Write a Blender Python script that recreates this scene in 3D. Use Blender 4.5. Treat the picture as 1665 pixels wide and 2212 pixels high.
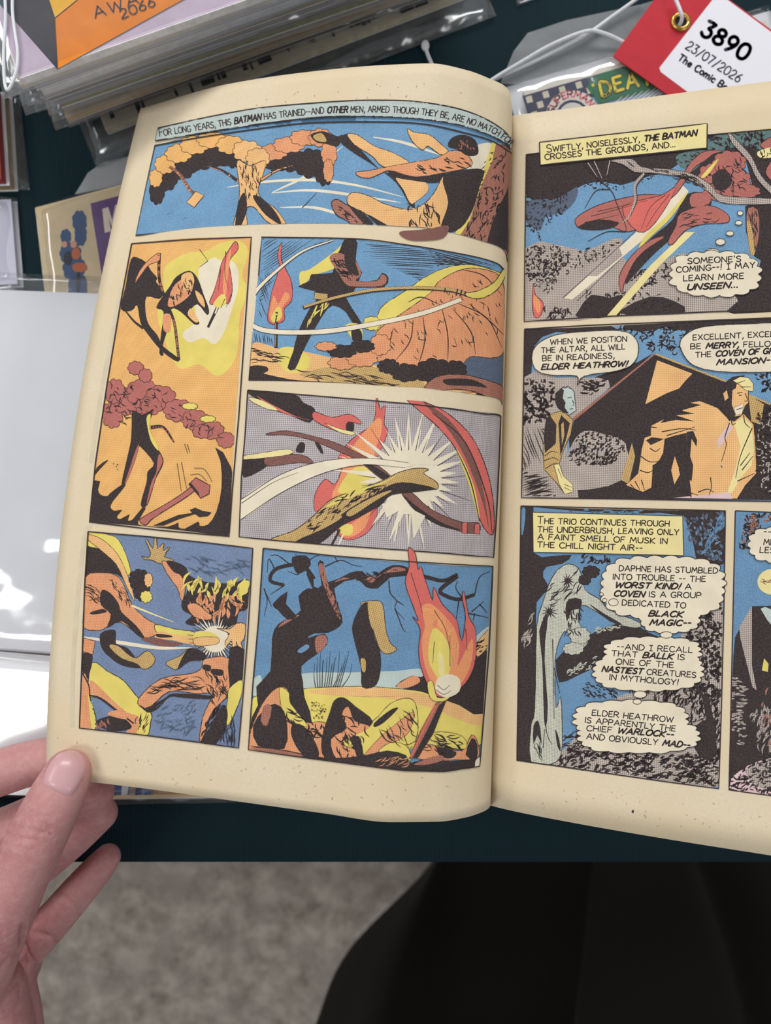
import bpy, bmesh, math, random
import numpy as np
from mathutils import Vector, Matrix
from mathutils.geometry import tessellate_polygon

for _o in list(bpy.data.objects):
    bpy.data.objects.remove(_o, do_unlink=True)
SC = bpy.context.scene
COL = SC.collection
rnd = random.Random(7)

# ------------------------------------------------------------------ camera
W, H = 1665.0, 2212.0
FPX = 1600.0
TZ = 0.74                       # table top above the floor
HC = 0.312                       # camera above the table top
TILT = math.radians(5.0)
cam_d = bpy.data.cameras.new('camera')
cam = bpy.data.objects.new('camera', cam_d)
COL.objects.link(cam)
cam.location = (0, 0, TZ + HC)
cam.rotation_euler = (TILT, 0, 0)
cam_d.sensor_fit = 'VERTICAL'
cam_d.sensor_height = 36.0
cam_d.lens = 36.0 * FPX / H
cam_d.clip_start = 0.01
cam_d.dof.use_dof = True
cam_d.dof.focus_distance = 0.255
cam_d.dof.aperture_fstop = cam_d.lens / 2.6
SC.camera = cam

# ------------------------------------------------------------------ light
SC.view_settings.view_transform = 'Standard'
SC.view_settings.look = 'None'
SC.view_settings.gamma = 1.0
SC.view_settings.exposure = 0.0
SC.view_settings.use_curve_mapping = False
world = bpy.data.worlds.new('room_light')
SC.world = world
world.use_nodes = True
_bg = world.node_tree.nodes['Background']
_bg.inputs['Color'].default_value = (0.92, 0.96, 1.0, 1)
_bg.inputs['Strength'].default_value = 0.33

def ceiling_lamp(x, y, z, sx, sy, watts, col=(1, 0.995, 0.985)):
    d = bpy.data.lights.new('ceiling_panel_light', 'AREA')
    d.shape = 'RECTANGLE'; d.size = sx; d.size_y = sy; d.energy = watts; d.color = col
    o = bpy.data.objects.new('ceiling_panel_light', d)
    COL.objects.link(o); o.location = (x, y, z)
    return o
ceiling_lamp(0.1, 2.95, 2.75, 2.4, 1.2, 120)
ceiling_lamp(-1.32, -0.46, 2.75, 0.9, 0.46, 15)
ceiling_lamp(-2.1, 1.2, 2.75, 0.6, 1.4, 22)
ceiling_lamp(2.1, -1.3, 2.75, 0.6, 1.2, 16)

# ------------------------------------------------------------------ helpers
CT, ST = math.cos(TILT), math.sin(TILT)
def ray(x, y):
    a, b = (x - W / 2) / FPX, -(y - H / 2) / FPX
    return Vector((a, CT * b + ST, ST * b - CT))      # depth 1 along the axis
def at(x, y, z=0.0):
    "point over photo spot (x, y) at height z above the table top"
    d = ray(x, y); t = (z - HC) / d.z
    return Vector((0, 0, TZ + HC)) + d * t
def pd(x, y, dep):
    return Vector((0, 0, TZ + HC)) + ray(x, y) * dep
def proj(P):
    "N x 3 world points -> N x 2 photo spots"
    P = np.asarray(P, float) - np.array([0, 0, TZ + HC])
    yc = CT * P[:, 1] + ST * P[:, 2]; zc = -ST * P[:, 1] + CT * P[:, 2]
    return np.stack([W / 2 + FPX * P[:, 0] / -zc, H / 2 - FPX * yc / -zc], 1)
def lin(c):
    c = c / 255.0
    return c / 12.92 if c <= 0.04045 else ((c + 0.055) / 1.055) ** 2.4
def rgb(r, g, b, k=1.0):
    return (lin(r) * k, lin(g) * k, lin(b) * k, 1)

def empty(name, loc, label=None, cat=None, group=None, rz=0):
    o = bpy.data.objects.new(name, None); COL.objects.link(o)
    o.empty_display_size = 0.02
    o.location = loc; o.rotation_euler = (0, 0, rz)
    if label: tag(o, label, cat, group)
    return o
def tag(o, label=None, cat=None, group=None, kind=None):
    if label: o['label'] = label
    if cat: o['category'] = cat
    if group: o['group'] = group
    if kind: o['kind'] = kind
    return o
def link(name, me, parent=None, mats=(), smooth=True):
    for m in mats: me.materials.append(m)
    o = bpy.data.objects.new(name, me); COL.objects.link(o)
    if smooth:
        for p in me.polygons: p.use_smooth = True
    if parent is not None:
        o.parent = parent
        bpy.context.view_layer.update()
        o.matrix_parent_inverse = parent.matrix_world.inverted()
    return o
def mesh_from(name, verts, faces):
    me = bpy.data.meshes.new(name)
    me.from_pydata([tuple(v) for v in verts], [], faces); me.update()
    return me
def bake(o, drop=True):
    "apply the modifiers of o"
    bpy.context.view_layer.update()
    dg = bpy.context.evaluated_depsgraph_get()
    me = bpy.data.meshes.new_from_object(o.evaluated_get(dg))
    old = o.data; o.modifiers.clear(); o.data = me
    return o

# ------------------------------------------------------------------ materials
def new_mat(name):
    m = bpy.data.materials.new(name); m.use_nodes = True
    nt = m.node_tree; b = nt.nodes['Principled BSDF']
    return m, nt, b
def N(nt, kind, **kw):
    n = nt.nodes.new(kind)
    for k, v in kw.items():
        if k in n.inputs: n.inputs[k].default_value = v
        else: setattr(n, k, v)
    return n
def mixc(nt, fac, a, b):
    n = nt.nodes.new('ShaderNodeMix'); n.data_type = 'RGBA'
    for i, v in ((0, fac), (6, a), (7, b)):
        if hasattr(v, 'is_linked') or hasattr(v, 'links'): nt.links.new(v, n.inputs[i])
        else: n.inputs[i].default_value = v
    return n.outputs[2]
def ramp(nt, src, lo, hi):
    n = nt.nodes.new('ShaderNodeMapRange'); n.inputs[1].default_value = lo; n.inputs[2].default_value = hi
    nt.links.new(src, n.inputs[0]); return n.outputs[0]
def noise(nt, vec, scale, detail=3.0, rough=0.55):
    n = N(nt, 'ShaderNodeTexNoise'); n.inputs['Scale'].default_value = scale
    n.inputs['Detail'].default_value = detail; n.inputs['Roughness'].default_value = rough
    if vec is not None: nt.links.new(vec, n.inputs['Vector'])
    return n.outputs['Fac']
def objco(nt):
    return N(nt, 'ShaderNodeTexCoord').outputs['Object']
def add_bump(nt, b, h, strength, dist):
    n = N(nt, 'ShaderNodeBump'); n.inputs['Strength'].default_value = strength; n.inputs['Distance'].default_value = dist
    nt.links.new(h, n.inputs['Height']); nt.links.new(n.outputs[0], b.inputs['Normal'])
def plain(name, col, rough=0.6, spec=0.3, var=0.0, scale=40.0, metal=0.0):
    m, nt, b = new_mat(name)
    b.inputs['Roughness'].default_value = rough; b.inputs['Specular IOR Level'].default_value = spec
    b.inputs['Metallic'].default_value = metal
    if var:
        f = noise(nt, objco(nt), scale, 5)
        c2 = tuple(min(1, c * (1 + var)) for c in col[:3]) + (1,); c1 = tuple(c * (1 - var) for c in col[:3]) + (1,)
        nt.links.new(mixc(nt, ramp(nt, f, 0.3, 0.7), c1, c2), b.inputs['Base Color'])
    else: b.inputs['Base Color'].default_value = col
    return m

PRINT_CACHE = {}
PAPER = (230, 214, 186)
def print_mat(key, base, dot=None, cover=0.4, pitch=0.9, ang=45, worn=0.5):
    """ink on newsprint: base colour, optional halftone dots, paper fibres showing through; UV in page millimetres"""
    if key in PRINT_CACHE: return PRINT_CACHE[key]
    m, nt, b = new_mat('print_' + key)
    b.inputs['Roughness'].default_value = 0.8; b.inputs['Specular IOR Level'].default_value = 0.15
    uv = N(nt, 'ShaderNodeUVMap').outputs[0]
    col = rgb(*base)
    src = None
    if dot is not None:
        mp = N(nt, 'ShaderNodeMapping'); nt.links.new(uv, mp.inputs['Vector'])
        mp.inputs['Rotation'].default_value = (0, 0, math.radians(ang))
        k = 2 * math.pi / pitch; mp.inputs['Scale'].default_value = (k, k, k)
        sp = N(nt, 'ShaderNodeSeparateXYZ'); nt.links.new(mp.outputs[0], sp.inputs[0])
        s = []
        for i in (0, 1):
            q = N(nt, 'ShaderNodeMath', operation='SINE'); nt.links.new(sp.outputs[i], q.inputs[0]); s.append(q.outputs[0])
        q = N(nt, 'ShaderNodeMath', operation='MULTIPLY'); nt.links.new(s[0], q.inputs[0]); nt.links.new(s[1], q.inputs[1])
        t = 1 - 2 * cover
        src = mixc(nt, ramp(nt, q.outputs[0], t * .6 - .25, t * .6 + .25), col, rgb(*dot))
    f1 = noise(nt, uv, 1.6, 6, .75)
    f2 = noise(nt, uv, 0.12, 3)
    pc = rgb(*PAPER)
    if src is None:
        n = N(nt, 'ShaderNodeRGB'); n.outputs[0].default_value = col; src = n.outputs[0]
    mlt = N(nt, 'ShaderNodeMath', operation='MULTIPLY'); mlt.inputs[1].default_value = worn
    nt.links.new(ramp(nt, f1, .42, .8), mlt.inputs[0])
    ad = N(nt, 'ShaderNodeMath', operation='ADD'); ad.inputs[1].default_value = .07 if worn > .1 else .0; ad.use_clamp = True; nt.links.new(mlt.outputs[0], ad.inputs[0])
    c = mixc(nt, ad.outputs[0], src, pc)
    hs = N(nt, 'ShaderNodeHueSaturation'); nt.links.new(c, hs.inputs['Color'])
    v = N(nt, 'ShaderNodeMapRange'); v.inputs[1].default_value = .3; v.inputs[2].default_value = .7
    v.inputs[3].default_value = .93; v.inputs[4].default_value = 1.07; nt.links.new(f2, v.inputs[0])
    nt.links.new(v.outputs[0], hs.inputs['Value'])
    nt.links.new(hs.outputs[0], b.inputs['Base Color'])
    PRINT_CACHE[key] = m
    return m
def newsprint():
    m, nt, b = new_mat('aged_newsprint')
    uv = N(nt, 'ShaderNodeUVMap').outputs[0]
    f1 = noise(nt, uv, .9, 7, .7); f2 = noise(nt, uv, .02, 4)
    vo = N(nt, 'ShaderNodeTexNoise'); vo.inputs['Scale'].default_value = 1.3; vo.inputs['Detail'].default_value = 2; nt.links.new(uv, vo.inputs['Vector'])
    c = mixc(nt, ramp(nt, f1, .3, .75), rgb(234, 219, 193), rgb(222, 205, 174))
    c = mixc(nt, ramp(nt, f2, .35, .7), c, rgb(225, 204, 167))
    c = mixc(nt, ramp(nt, vo.outputs['Fac'], .70, .80), c, rgb(176, 150, 112))
    nt.links.new(c, b.inputs['Base Color'])
    b.inputs['Roughness'].default_value = .85; b.inputs['Specular IOR Level'].default_value = .12
    add_bump(nt, b, noise(nt, uv, .8, 5), .12, .0004)
    return m
M_PAPER = newsprint()
# ------------------------------------------------------------------ pen lettering
_O = [(.37, 1), (.14, .92), (0, .68), (0, .35), (.12, .08), (.35, 0), (.58, .07), (.72, .32), (.72, .66), (.6, .92), (.37, 1)]
GL = {
 'A': (.76, [[(0, 0), (.38, 1), (.76, 0)], [(.13, .34), (.64, .36)]]),
 'B': (.62, [[(0, 0), (.02, 1), (.4, .98), (.56, .85), (.54, .64), (.38, .53), (.02, .52)], [(.38, .53), (.58, .42), (.62, .2), (.46, .03), (0, 0)]]),
 'C': (.66, [[(.66, .84), (.5, .98), (.28, .98), (.08, .8), (0, .5), (.06, .22), (.24, .02), (.48, .0), (.68, .14)]]),
 'D': (.68, [[(0, 0), (.03, 1), (.34, .98), (.58, .82), (.68, .5), (.58, .2), (.34, .02), (0, 0)]]),
 'E': (.54, [[(.52, 1), (.02, .98), (0, 0), (.54, .02)], [(.01, .52), (.44, .53)]]),
 'F': (.52, [[(.52, 1), (.02, .98), (0, 0)], [(.01, .5), (.42, .51)]]),
 'G': (.7, [[(.66, .86), (.48, 1), (.24, .96), (.05, .74), (0, .45), (.08, .16), (.28, 0), (.54, .03), (.68, .2), (.68, .42), (.4, .42)]]),
 'H': (.64, [[(0, 0), (.02, 1)], [(.64, 1), (.62, 0)], [(.01, .5), (.63, .5)]]),
 'I': (.06, [[(.04, 1), (.03, 0)]]),
 '|': (.4, [[(.2, 1), (.2, 0)], [(0, 1), (.4, 1)], [(0, 0), (.4, 0)]]),
 'J': (.5, [[(.48, 1), (.48, .22), (.34, .02), (.14, .02), (0, .2)]]),
 'K': (.62, [[(0, 0), (.02, 1)], [(.58, 1), (.03, .45), (.62, 0)]]),
 'L': (.5, [[(.02, 1), (0, 0), (.5, .02)]]),
 'M': (.84, [[(0, 0), (.12, 1), (.42, .3), (.72, 1), (.84, 0)]]),
 'N': (.68, [[(0, 0), (.03, 1), (.63, 0), (.68, 1)]]),
 'O': (.72, [_O]),
 'P': (.58, [[(0, 0), (.02, 1), (.4, .98), (.56, .83), (.56, .63), (.4, .48), (.01, .46)]]),
 'Q': (.74, [_O, [(.42, .24), (.74, -.08)]]),
 'R': (.62, [[(0, 0), (.02, 1), (.4, .98), (.56, .84), (.55, .64), (.38, .5), (.01, .48)], [(.28, .49), (.62, 0)]]),
 'S': (.58, [[(.54, .86), (.38, 1), (.16, .97), (.04, .8), (.1, .6), (.44, .44), (.57, .27), (.48, .06), (.24, 0), (0, .12)]]),
 'T': (.66, [[(0, .98), (.66, 1)], [(.34, .99), (.32, 0)]]),
 'U': (.66, [[(0, 1), (.01, .3), (.14, .05), (.34, 0), (.54, .06), (.65, .3), (.66, 1)]]),
 'V': (.7, [[(0, 1), (.34, 0), (.7, 1)]]),
 'W': (.96, [[(0, 1), (.22, 0), (.48, .8), (.72, 0), (.96, 1)]]),
 'X': (.64, [[(0, 1), (.64, 0)], [(.62, 1), (0, 0)]]),
 'Y': (.66, [[(0, 1), (.33, .48), (.66, 1)], [(.33, .48), (.3, 0)]]),
 'Z': (.62, [[(.02, 1), (.6, 1), (0, 0), (.62, 0)]]),
 ',': (.12, [[(.1, .1), (.1, -.06), (0, -.24)]]),
 '.': (.1, [[(.03, .07), (.07, .02)]]),
 ':': (.1, [[(.03, .62), (.07, .57)], [(.03, .12), (.07, .07)]]),
 "'": (.1, [[(.06, 1.05), (.02, .78)]]),
 '-': (.34, [[(.02, .46), (.32, .47)]]),
 '!': (.16, [[(.14, 1.05), (.06, .32)], [(.03, .08), (.05, .02)]]),
 '/': (.5, [[(0, -.1), (.5, 1.05)]]),
 '0': (.62, [[(x * .86, y) for x, y in _O]]),
 '2': (.58, [[(.02, .78), (.12, .95), (.32, 1), (.52, .88), (.54, .66), (.4, .45), (0, 0), (.58, 0)]]),
 '3': (.58, [[(.03, 1), (.54, 1), (.26, .6), (.46, .54), (.57, .35), (.52, .12), (.32, 0), (.12, .04), (0, .18)]]),
 '4': (.6, [[(.46, 0), (.46, 1), (0, .28), (.6, .28)]]),
 '6': (.58, [[(.46, 1), (.2, .72), (.03, .4), (.04, .14), (.24, 0), (.46, .06), (.56, .28), (.46, .52), (.24, .56), (.06, .42)]]),
 '7': (.56, [[(0, 1), (.56, 1), (.18, 0)]]),
 '8': (.58, [[(.28, .54), (.08, .66), (.07, .88), (.28, 1), (.5, .88), (.5, .66), (.28, .54), (.04, .4), (.02, .14), (.28, 0), (.55, .14), (.53, .4), (.28, .54)]]),
 '9': (.58, [[(.14, 0), (.4, .3), (.54, .6), (.53, .86), (.33, 1), (.12, .94), (.02, .72), (.12, .48), (.34, .45), (.52, .6)]]),
 # book-face lower case used on the price tag
 'h': (.5, [[(0, 1.02), (0, 0)], [(0, .42), (.2, .62), (.4, .58), (.44, .4), (.44, 0)]]),
 'e': (.48, [[(.03, .34), (.46, .34), (.4, .56), (.22, .64), (.05, .5), (.0, .28), (.08, .07), (.26, 0), (.46, .1)]]),
 'o': (.5, [[(.25, .64), (.05, .54), (0, .32), (.06, .1), (.25, 0), (.44, .1), (.5, .32), (.45, .54), (.25, .64)]]),
 'm': (.76, [[(0, .64), (0, 0)], [(0, .46), (.16, .62), (.32, .58), (.36, .42), (.36, 0)], [(.36, .46), (.54, .62), (.7, .58), (.74, .42), (.74, 0)]]),
 'i': (.08, [[(.04, .62), (.04, 0)], [(.04, .9), (.05, .84)]]),
 'c': (.44, [[(.42, .52), (.24, .64), (.06, .54), (0, .32), (.07, .08), (.24, 0), (.43, .1)]]),
 'k': (.5, [[(0, 1.02), (0, 0)], [(.42, .62), (.02, .28), (.48, 0)]]),
}
def spline(pts, closed=False, n=5):
    "Catmull-Rom through pts"
    P = [np.array(p, float) for p in pts]; L = len(P); out = []
    rng = range(L) if closed else range(L - 1)
    for i in rng:
        if closed: a, b, c, d = P[i - 1], P[i], P[(i + 1) % L], P[(i + 2) % L]
        else:
            b, c = P[i], P[i + 1]; a = P[i - 1] if i > 0 else 2 * b - c; d = P[i + 2] if i + 2 < L else 2 * c - b
        for k in range(n):
            t = k / n
            out.append(.5 * (2 * b + (c - a) * t + (2 * a - 5 * b + 4 * c - d) * t * t + (3 * b - a - 3 * c + d) * t ** 3))
    if not closed: out.append(P[-1])
    return out
def ribbon(pts, ws):
    "centre line + widths -> verts, faces"
    P = np.array([p[:2] for p in pts], float); n = len(P)
    if n < 2: return [], []
    T = np.zeros_like(P); T[1:-1] = P[2:] - P[:-2]; T[0] = P[1] - P[0]; T[-1] = P[-1] - P[-2]
    T /= np.maximum(np.linalg.norm(T, axis=1, keepdims=True), 1e-9)
    Nn = np.stack([-T[:, 1], T[:, 0]], 1)
    ws = np.asarray(ws, float).reshape(-1, 1) / 2
    A, B = P + Nn * ws, P - Nn * ws
    v = np.concatenate([A, B]).tolist()
    f = [(i, i + 1, n + i + 1, n + i) for i in range(n - 1)]
    return v, f
def cap_stroke(pts, w):
    "round-ended pen stroke of even width, corners kept by splitting"
    v, f = [], []
    P = [np.array(p, float) for p in pts]
    for i in range(len(P) - 1):
        a, b = P[i], P[i + 1]; d = b - a; l = np.linalg.norm(d)
        if l < 1e-6: continue
        d = d / l; nn = np.array([-d[1], d[0]]); h = w / 2; o = len(v)
        q = [a + nn * h, a - d * h * .8 + nn * h * .5, a - d * h * .8 - nn * h * .5, a - nn * h, b - nn * h, b + d * h * .8 - nn * h * .5, b + d * h * .8 + nn * h * .5, b + nn * h]
        v += [tuple(x) for x in q]; f.append(tuple(range(o, o + 8)))
    return v, f
def layout(text, h, gap=.2):
    """-> list of (x0, strokes, italic_bold) along a straight line in units of the height; *..* toggles bold italic, ^X = tall letter"""
    out = []; x = 0.0; bi = False; big = 1.0
    for ch in text:
        if ch == '*': bi = not bi; continue
        if ch == '^': big = 1.35; continue
        if ch == ' ': x += .5; continue
        g = GL.get(ch)
        if g is None: continue
        w, st = g
        out.append((x, [[(px * big, py * big) for px, py in s] for s in st], bi)); x += w * big + gap; big = 1.0
    return out, x - gap
def set_text(text, path, h, pen, gap=.2, jitter=.03, seed=1, contrast=None):
    "letters spread along the base line path (photo-like y down) -> verts, faces"
    r = random.Random(seed)
    items, total = layout(text, h, gap)
    P = np.array(spline(path, n=8) if len(path) > 2 else path, float)
    seg = np.linalg.norm(np.diff(P, axis=0), axis=1); cum = np.concatenate([[0], np.cumsum(seg)]); L = cum[-1]
    k = L / total                                  # horizontal scale
    V, Fc = [], []
    for x0, st, bi in items:
        dy = r.uniform(-jitter, jitter)
        for s in st:
            pts = []
            curved = len(s) > 5
            ss = spline(s, n=2) if curved else s
            for gx, gy in ss:
                gx = x0 + gx + (gy * .26 if bi else gy * .02)
                a = min(max(gx * k, 0), L - 1e-6); i = int(np.searchsorted(cum, a, 'right') - 1); i = min(i, len(seg) - 1)
                t = (P[i + 1] - P[i]) / seg[i]; q = P[i] + t * (gx * k - cum[i])
                nn = np.array([t[1], -t[0]])
                pts.append(q + nn * (gy + dy) * h)
            v, f = cap_stroke(pts, pen * (1.55 if bi else 1.0))
            o = len(V); V += v; Fc += [tuple(i + o for i in q) for q in f]
    return V, Fc
# ------------------------------------------------------------------ the curved pages
def interp(us, vals, q):
    "smooth monotone-ish interpolation"
    us = np.array(us, float); vals = np.array(vals, float); n = len(us)
    d = np.diff(vals, axis=0) / np.diff(us)[:, None]
    m = np.zeros_like(vals); m[0] = d[0]; m[-1] = d[-1]
    for i in range(1, n - 1):
        a, b = d[i - 1], d[i]
        same = (a * b) > 0
        h0, h1 = us[i] - us[i - 1], us[i + 1] - us[i]
        w1, w2 = 2 * h1 + h0, h1 + 2 * h0
        with np.errstate(divide='ignore', invalid='ignore'):
            hm = (w1 + w2) / (w1 / a + w2 / b)
        m[i] = np.where(same, hm, 0)
    out = []
    for x in q:
        i = int(min(max(np.searchsorted(us, x, 'right') - 1, 0), n - 2)); h = us[i + 1] - us[i]; t = (x - us[i]) / h
        out.append((2 * t**3 - 3 * t**2 + 1) * vals[i] + (t**3 - 2 * t**2 + t) * h * m[i] + (-2 * t**3 + 3 * t**2) * vals[i + 1] + (t**3 - t**2) * h * m[i + 1])
    return np.array(out)

LEFT_EDGES = [(0, 303, 235, 100, 1678), (.2, 490, 182, 310, 1703), (.4, 660, 156, 505, 1730), (.6, 820, 141, 700, 1757), (.75, 930, 137, 845, 1776),
              (.86, 1010, 152, 945, 1775), (.93, 1060, 171, 1005, 1766), (.97, 1090, 186, 1037, 1756), (.99, 1103, 205, 1053, 1748), (1, 1107, 250, 1060, 1740)]
RIGHT_EDGES = [(0, 1107, 250, 1060, 1740), (.04, 1120, 248, 1074, 1744), (.1, 1150, 244, 1108, 1752), (.3, 1260, 230, 1235, 1777), (.6, 1437, 205, 1437, 1812), (1, 1665, 175, 1665, 1848)]
PAGE_H = 0.260
class Page:
    def __init__(s, edges, left, nu, nv, extend=0.0):
        s.step = 4e-6 if left else 3e-6
        us = [e[0] for e in edges]
        q = np.linspace(0, 1, 400)
        E4 = interp(us, [e[1:] for e in edges], q)
        top, mid, bot = [], [], []
        for u, (tx, ty, bx, by) in zip(q, E4):
            k = (1 - u) if left else 0.0
            bow, bump, d = -45 * k, .010 * k, -.022 * k
            lo, hi = -.2, HC - .08
            for _ in range(40):
                z = (lo + hi) / 2
                T, M, B = at(tx, ty, z + d / 2), at((tx + bx) / 2 + bow, (ty + by) / 2, z + bump), at(bx, by, z - d / 2)
                if (T - M).length + (M - B).length > PAGE_H: lo = z
                else: hi = z
            top.append(T); mid.append(M); bot.append(B)
        top, mid, bot = map(np.array, (top, mid, bot))
        if extend:
            for A in (0,):
                def ext(C):
                    d = C[-1] - C[-30]; d = d / np.linalg.norm(d)
                    k = np.linspace(0, extend, 60)[1:, None]
                    return np.concatenate([C, C[-1] + d * k + np.array([[0, 0, -1]]) * (k ** 2) * 1.2])
                top, mid, bot = ext(top), ext(mid), ext(bot)
        # re-parametrise by arc length of the middle row, with more columns where it bends
        sg = np.linalg.norm(np.diff(mid, axis=0), axis=1); L = np.concatenate([[0], np.cumsum(sg)])
        tn = np.diff(mid, axis=0) / sg[:, None]
        bend = np.concatenate([[0], np.linalg.norm(np.diff(tn, axis=0), axis=1), [0]])
        wgt = np.concatenate([[0], np.cumsum(sg / L[-1] + bend * .25)]) if False else L / L[-1] + np.cumsum(bend) * .35
        wgt = wgt / wgt[-1]
        tq = np.linspace(0, 1, nu + 1); li = np.interp(tq, wgt, L)
        s.ucol = li / L[-1]; s.width = L[-1]; s.nu, s.nv = nu, nv
        pick = lambda C: np.stack([np.interp(li, L, C[:, k]) for k in range(3)], 1)
        T, M, B = pick(top), pick(mid), pick(bot)
        C1 = 2 * M - .5 * (T + B)
        v = np.linspace(0, 1, nv + 1); s.vrow = v
        G = np.zeros((nu + 1, nv + 1, 3))
        for j, t in enumerate(v):                       # v = 0 top, 1 bottom
            G[:, j] = (1 - t)**2 * T + 2 * t * (1 - t) * C1 + t * t * B
        s.G = G
        s.PX = proj(G.reshape(-1, 3)).reshape(nu + 1, nv + 1, 2)
        du = np.gradient(G, axis=0); dv = np.gradient(G, axis=1)
        nn = np.cross(dv, du); nn /= np.linalg.norm(nn, axis=2, keepdims=True)
        if nn[nu // 2, nv // 2, 2] < 0: nn = -nn
        s.Nn = nn
    def _cell(s, u, v):
        i = np.clip(np.searchsorted(s.ucol, u, 'right') - 1, 0, s.nu - 1); j = np.clip((v * s.nv).astype(int), 0, s.nv - 1)
        a = (u - s.ucol[i]) / (s.ucol[i + 1] - s.ucol[i]); b = v * s.nv - j
        return i, j, a[:, None], b[:, None]
    def lerp(s, A, u, v):
        i, j, a, b = s._cell(u, v)
        return A[i, j] * (1 - a) * (1 - b) + A[i + 1, j] * a * (1 - b) + A[i, j + 1] * (1 - a) * b + A[i + 1, j + 1] * a * b
    def inv(s, xy):
        "photo spots -> page coordinates"
        xy = np.asarray(xy, float)
        flat = s.PX.reshape(-1, 2); U = np.repeat(s.ucol, s.nv + 1); V = np.tile(s.vrow, s.nu + 1)
        out = np.zeros((len(xy), 2))
        for k in range(0, len(xy), 2000):
            c = xy[k:k + 2000]; d = ((c[:, None] - flat[None]) ** 2).sum(2); m = d.argmin(1)
            u, v = U[m].copy(), V[m].copy()
            for _ in range(14):
                i, j, a, b = s._cell(np.clip(u, 0, 1), np.clip(v, 0, .99999))
                P00, P10, P01, P11 = s.PX[i, j], s.PX[i + 1, j], s.PX[i, j + 1], s.PX[i + 1, j + 1]
                a = ((u - s.ucol[i]) / (s.ucol[i + 1] - s.ucol[i]))[:, None]; b = (v * s.nv - j)[:, None]
                p = P00 * (1 - a) * (1 - b) + P10 * a * (1 - b) + P01 * (1 - a) * b + P11 * a * b
                ju = ((P10 - P00) * (1 - b) + (P11 - P01) * b) / (s.ucol[i + 1] - s.ucol[i])[:, None]
                jv = ((P01 - P00) * (1 - a) + (P11 - P10) * a) * s.nv
                r = c - p; det = ju[:, 0] * jv[:, 1] - ju[:, 1] * jv[:, 0]; det = np.where(abs(det) < 1e-6, 1e-6, det)
                su = (r[:, 0] * jv[:, 1] - r[:, 1] * jv[:, 0]) / det; sv = (ju[:, 0] * r[:, 1] - ju[:, 1] * r[:, 0]) / det
                u = np.clip(u + np.clip(su, -.1, .1), -.02, 1.02); v = np.clip(v + np.clip(sv, -.1, .1), -.02, 1.02)
            out[k:k + 2000, 0] = u; out[k:k + 2000, 1] = v
        return out
    def place(s, u, v, off):
        return s.lerp(s.G, u, v) + s.lerp(s.Nn, u, v) * np.asarray(off)[:, None]
    def sheet(s, name, parent, mat, off0, off1, inset=0.0):
        "a leaf (or a block of leaves) from off0 to off1 along the page normal"
        nu, nv = s.nu, s.nv; G, Nn = s.G, s.Nn
        A = (G + Nn * off1).reshape(-1, 3); B = (G + Nn * off0).reshape(-1, 3)
        idx = lambda i, j: i * (nv + 1) + j
        n = len(A); F = []
        for i in range(nu):
            for j in range(nv):
                q = (idx(i, j), idx(i, j + 1), idx(i + 1, j + 1), idx(i + 1, j))
                F.append(q); F.append(tuple(n + k for k in reversed(q)))
        rim = [idx(i, 0) for i in range(nu + 1)] + [idx(nu, j) for j in range(1, nv + 1)] + [idx(i, nv) for i in range(nu - 1, -1, -1)] + [idx(0, j) for j in range(nv - 1, 0, -1)]
        for a, b in zip(rim, rim[1:] + rim[:1]): F.append((a, b, n + b, n + a))
        me = mesh_from(name, np.concatenate([A, B]), F)
        uvl = me.uv_layers.new(name='UVMap')
        U = np.repeat(s.ucol * s.width * 1e3, nv + 1); V = np.tile(s.vrow * PAGE_H * 1e3, nu + 1)
        for lp in me.loops:
            k = lp.vertex_index % n; uvl.data[lp.index].uv = (U[k], V[k])
        bm = bmesh.new(); bm.from_mesh(me); bmesh.ops.recalc_face_normals(bm, faces=bm.faces); bm.to_mesh(me); bm.free()
        o = link(name, me, parent, [mat])
        return o

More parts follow.
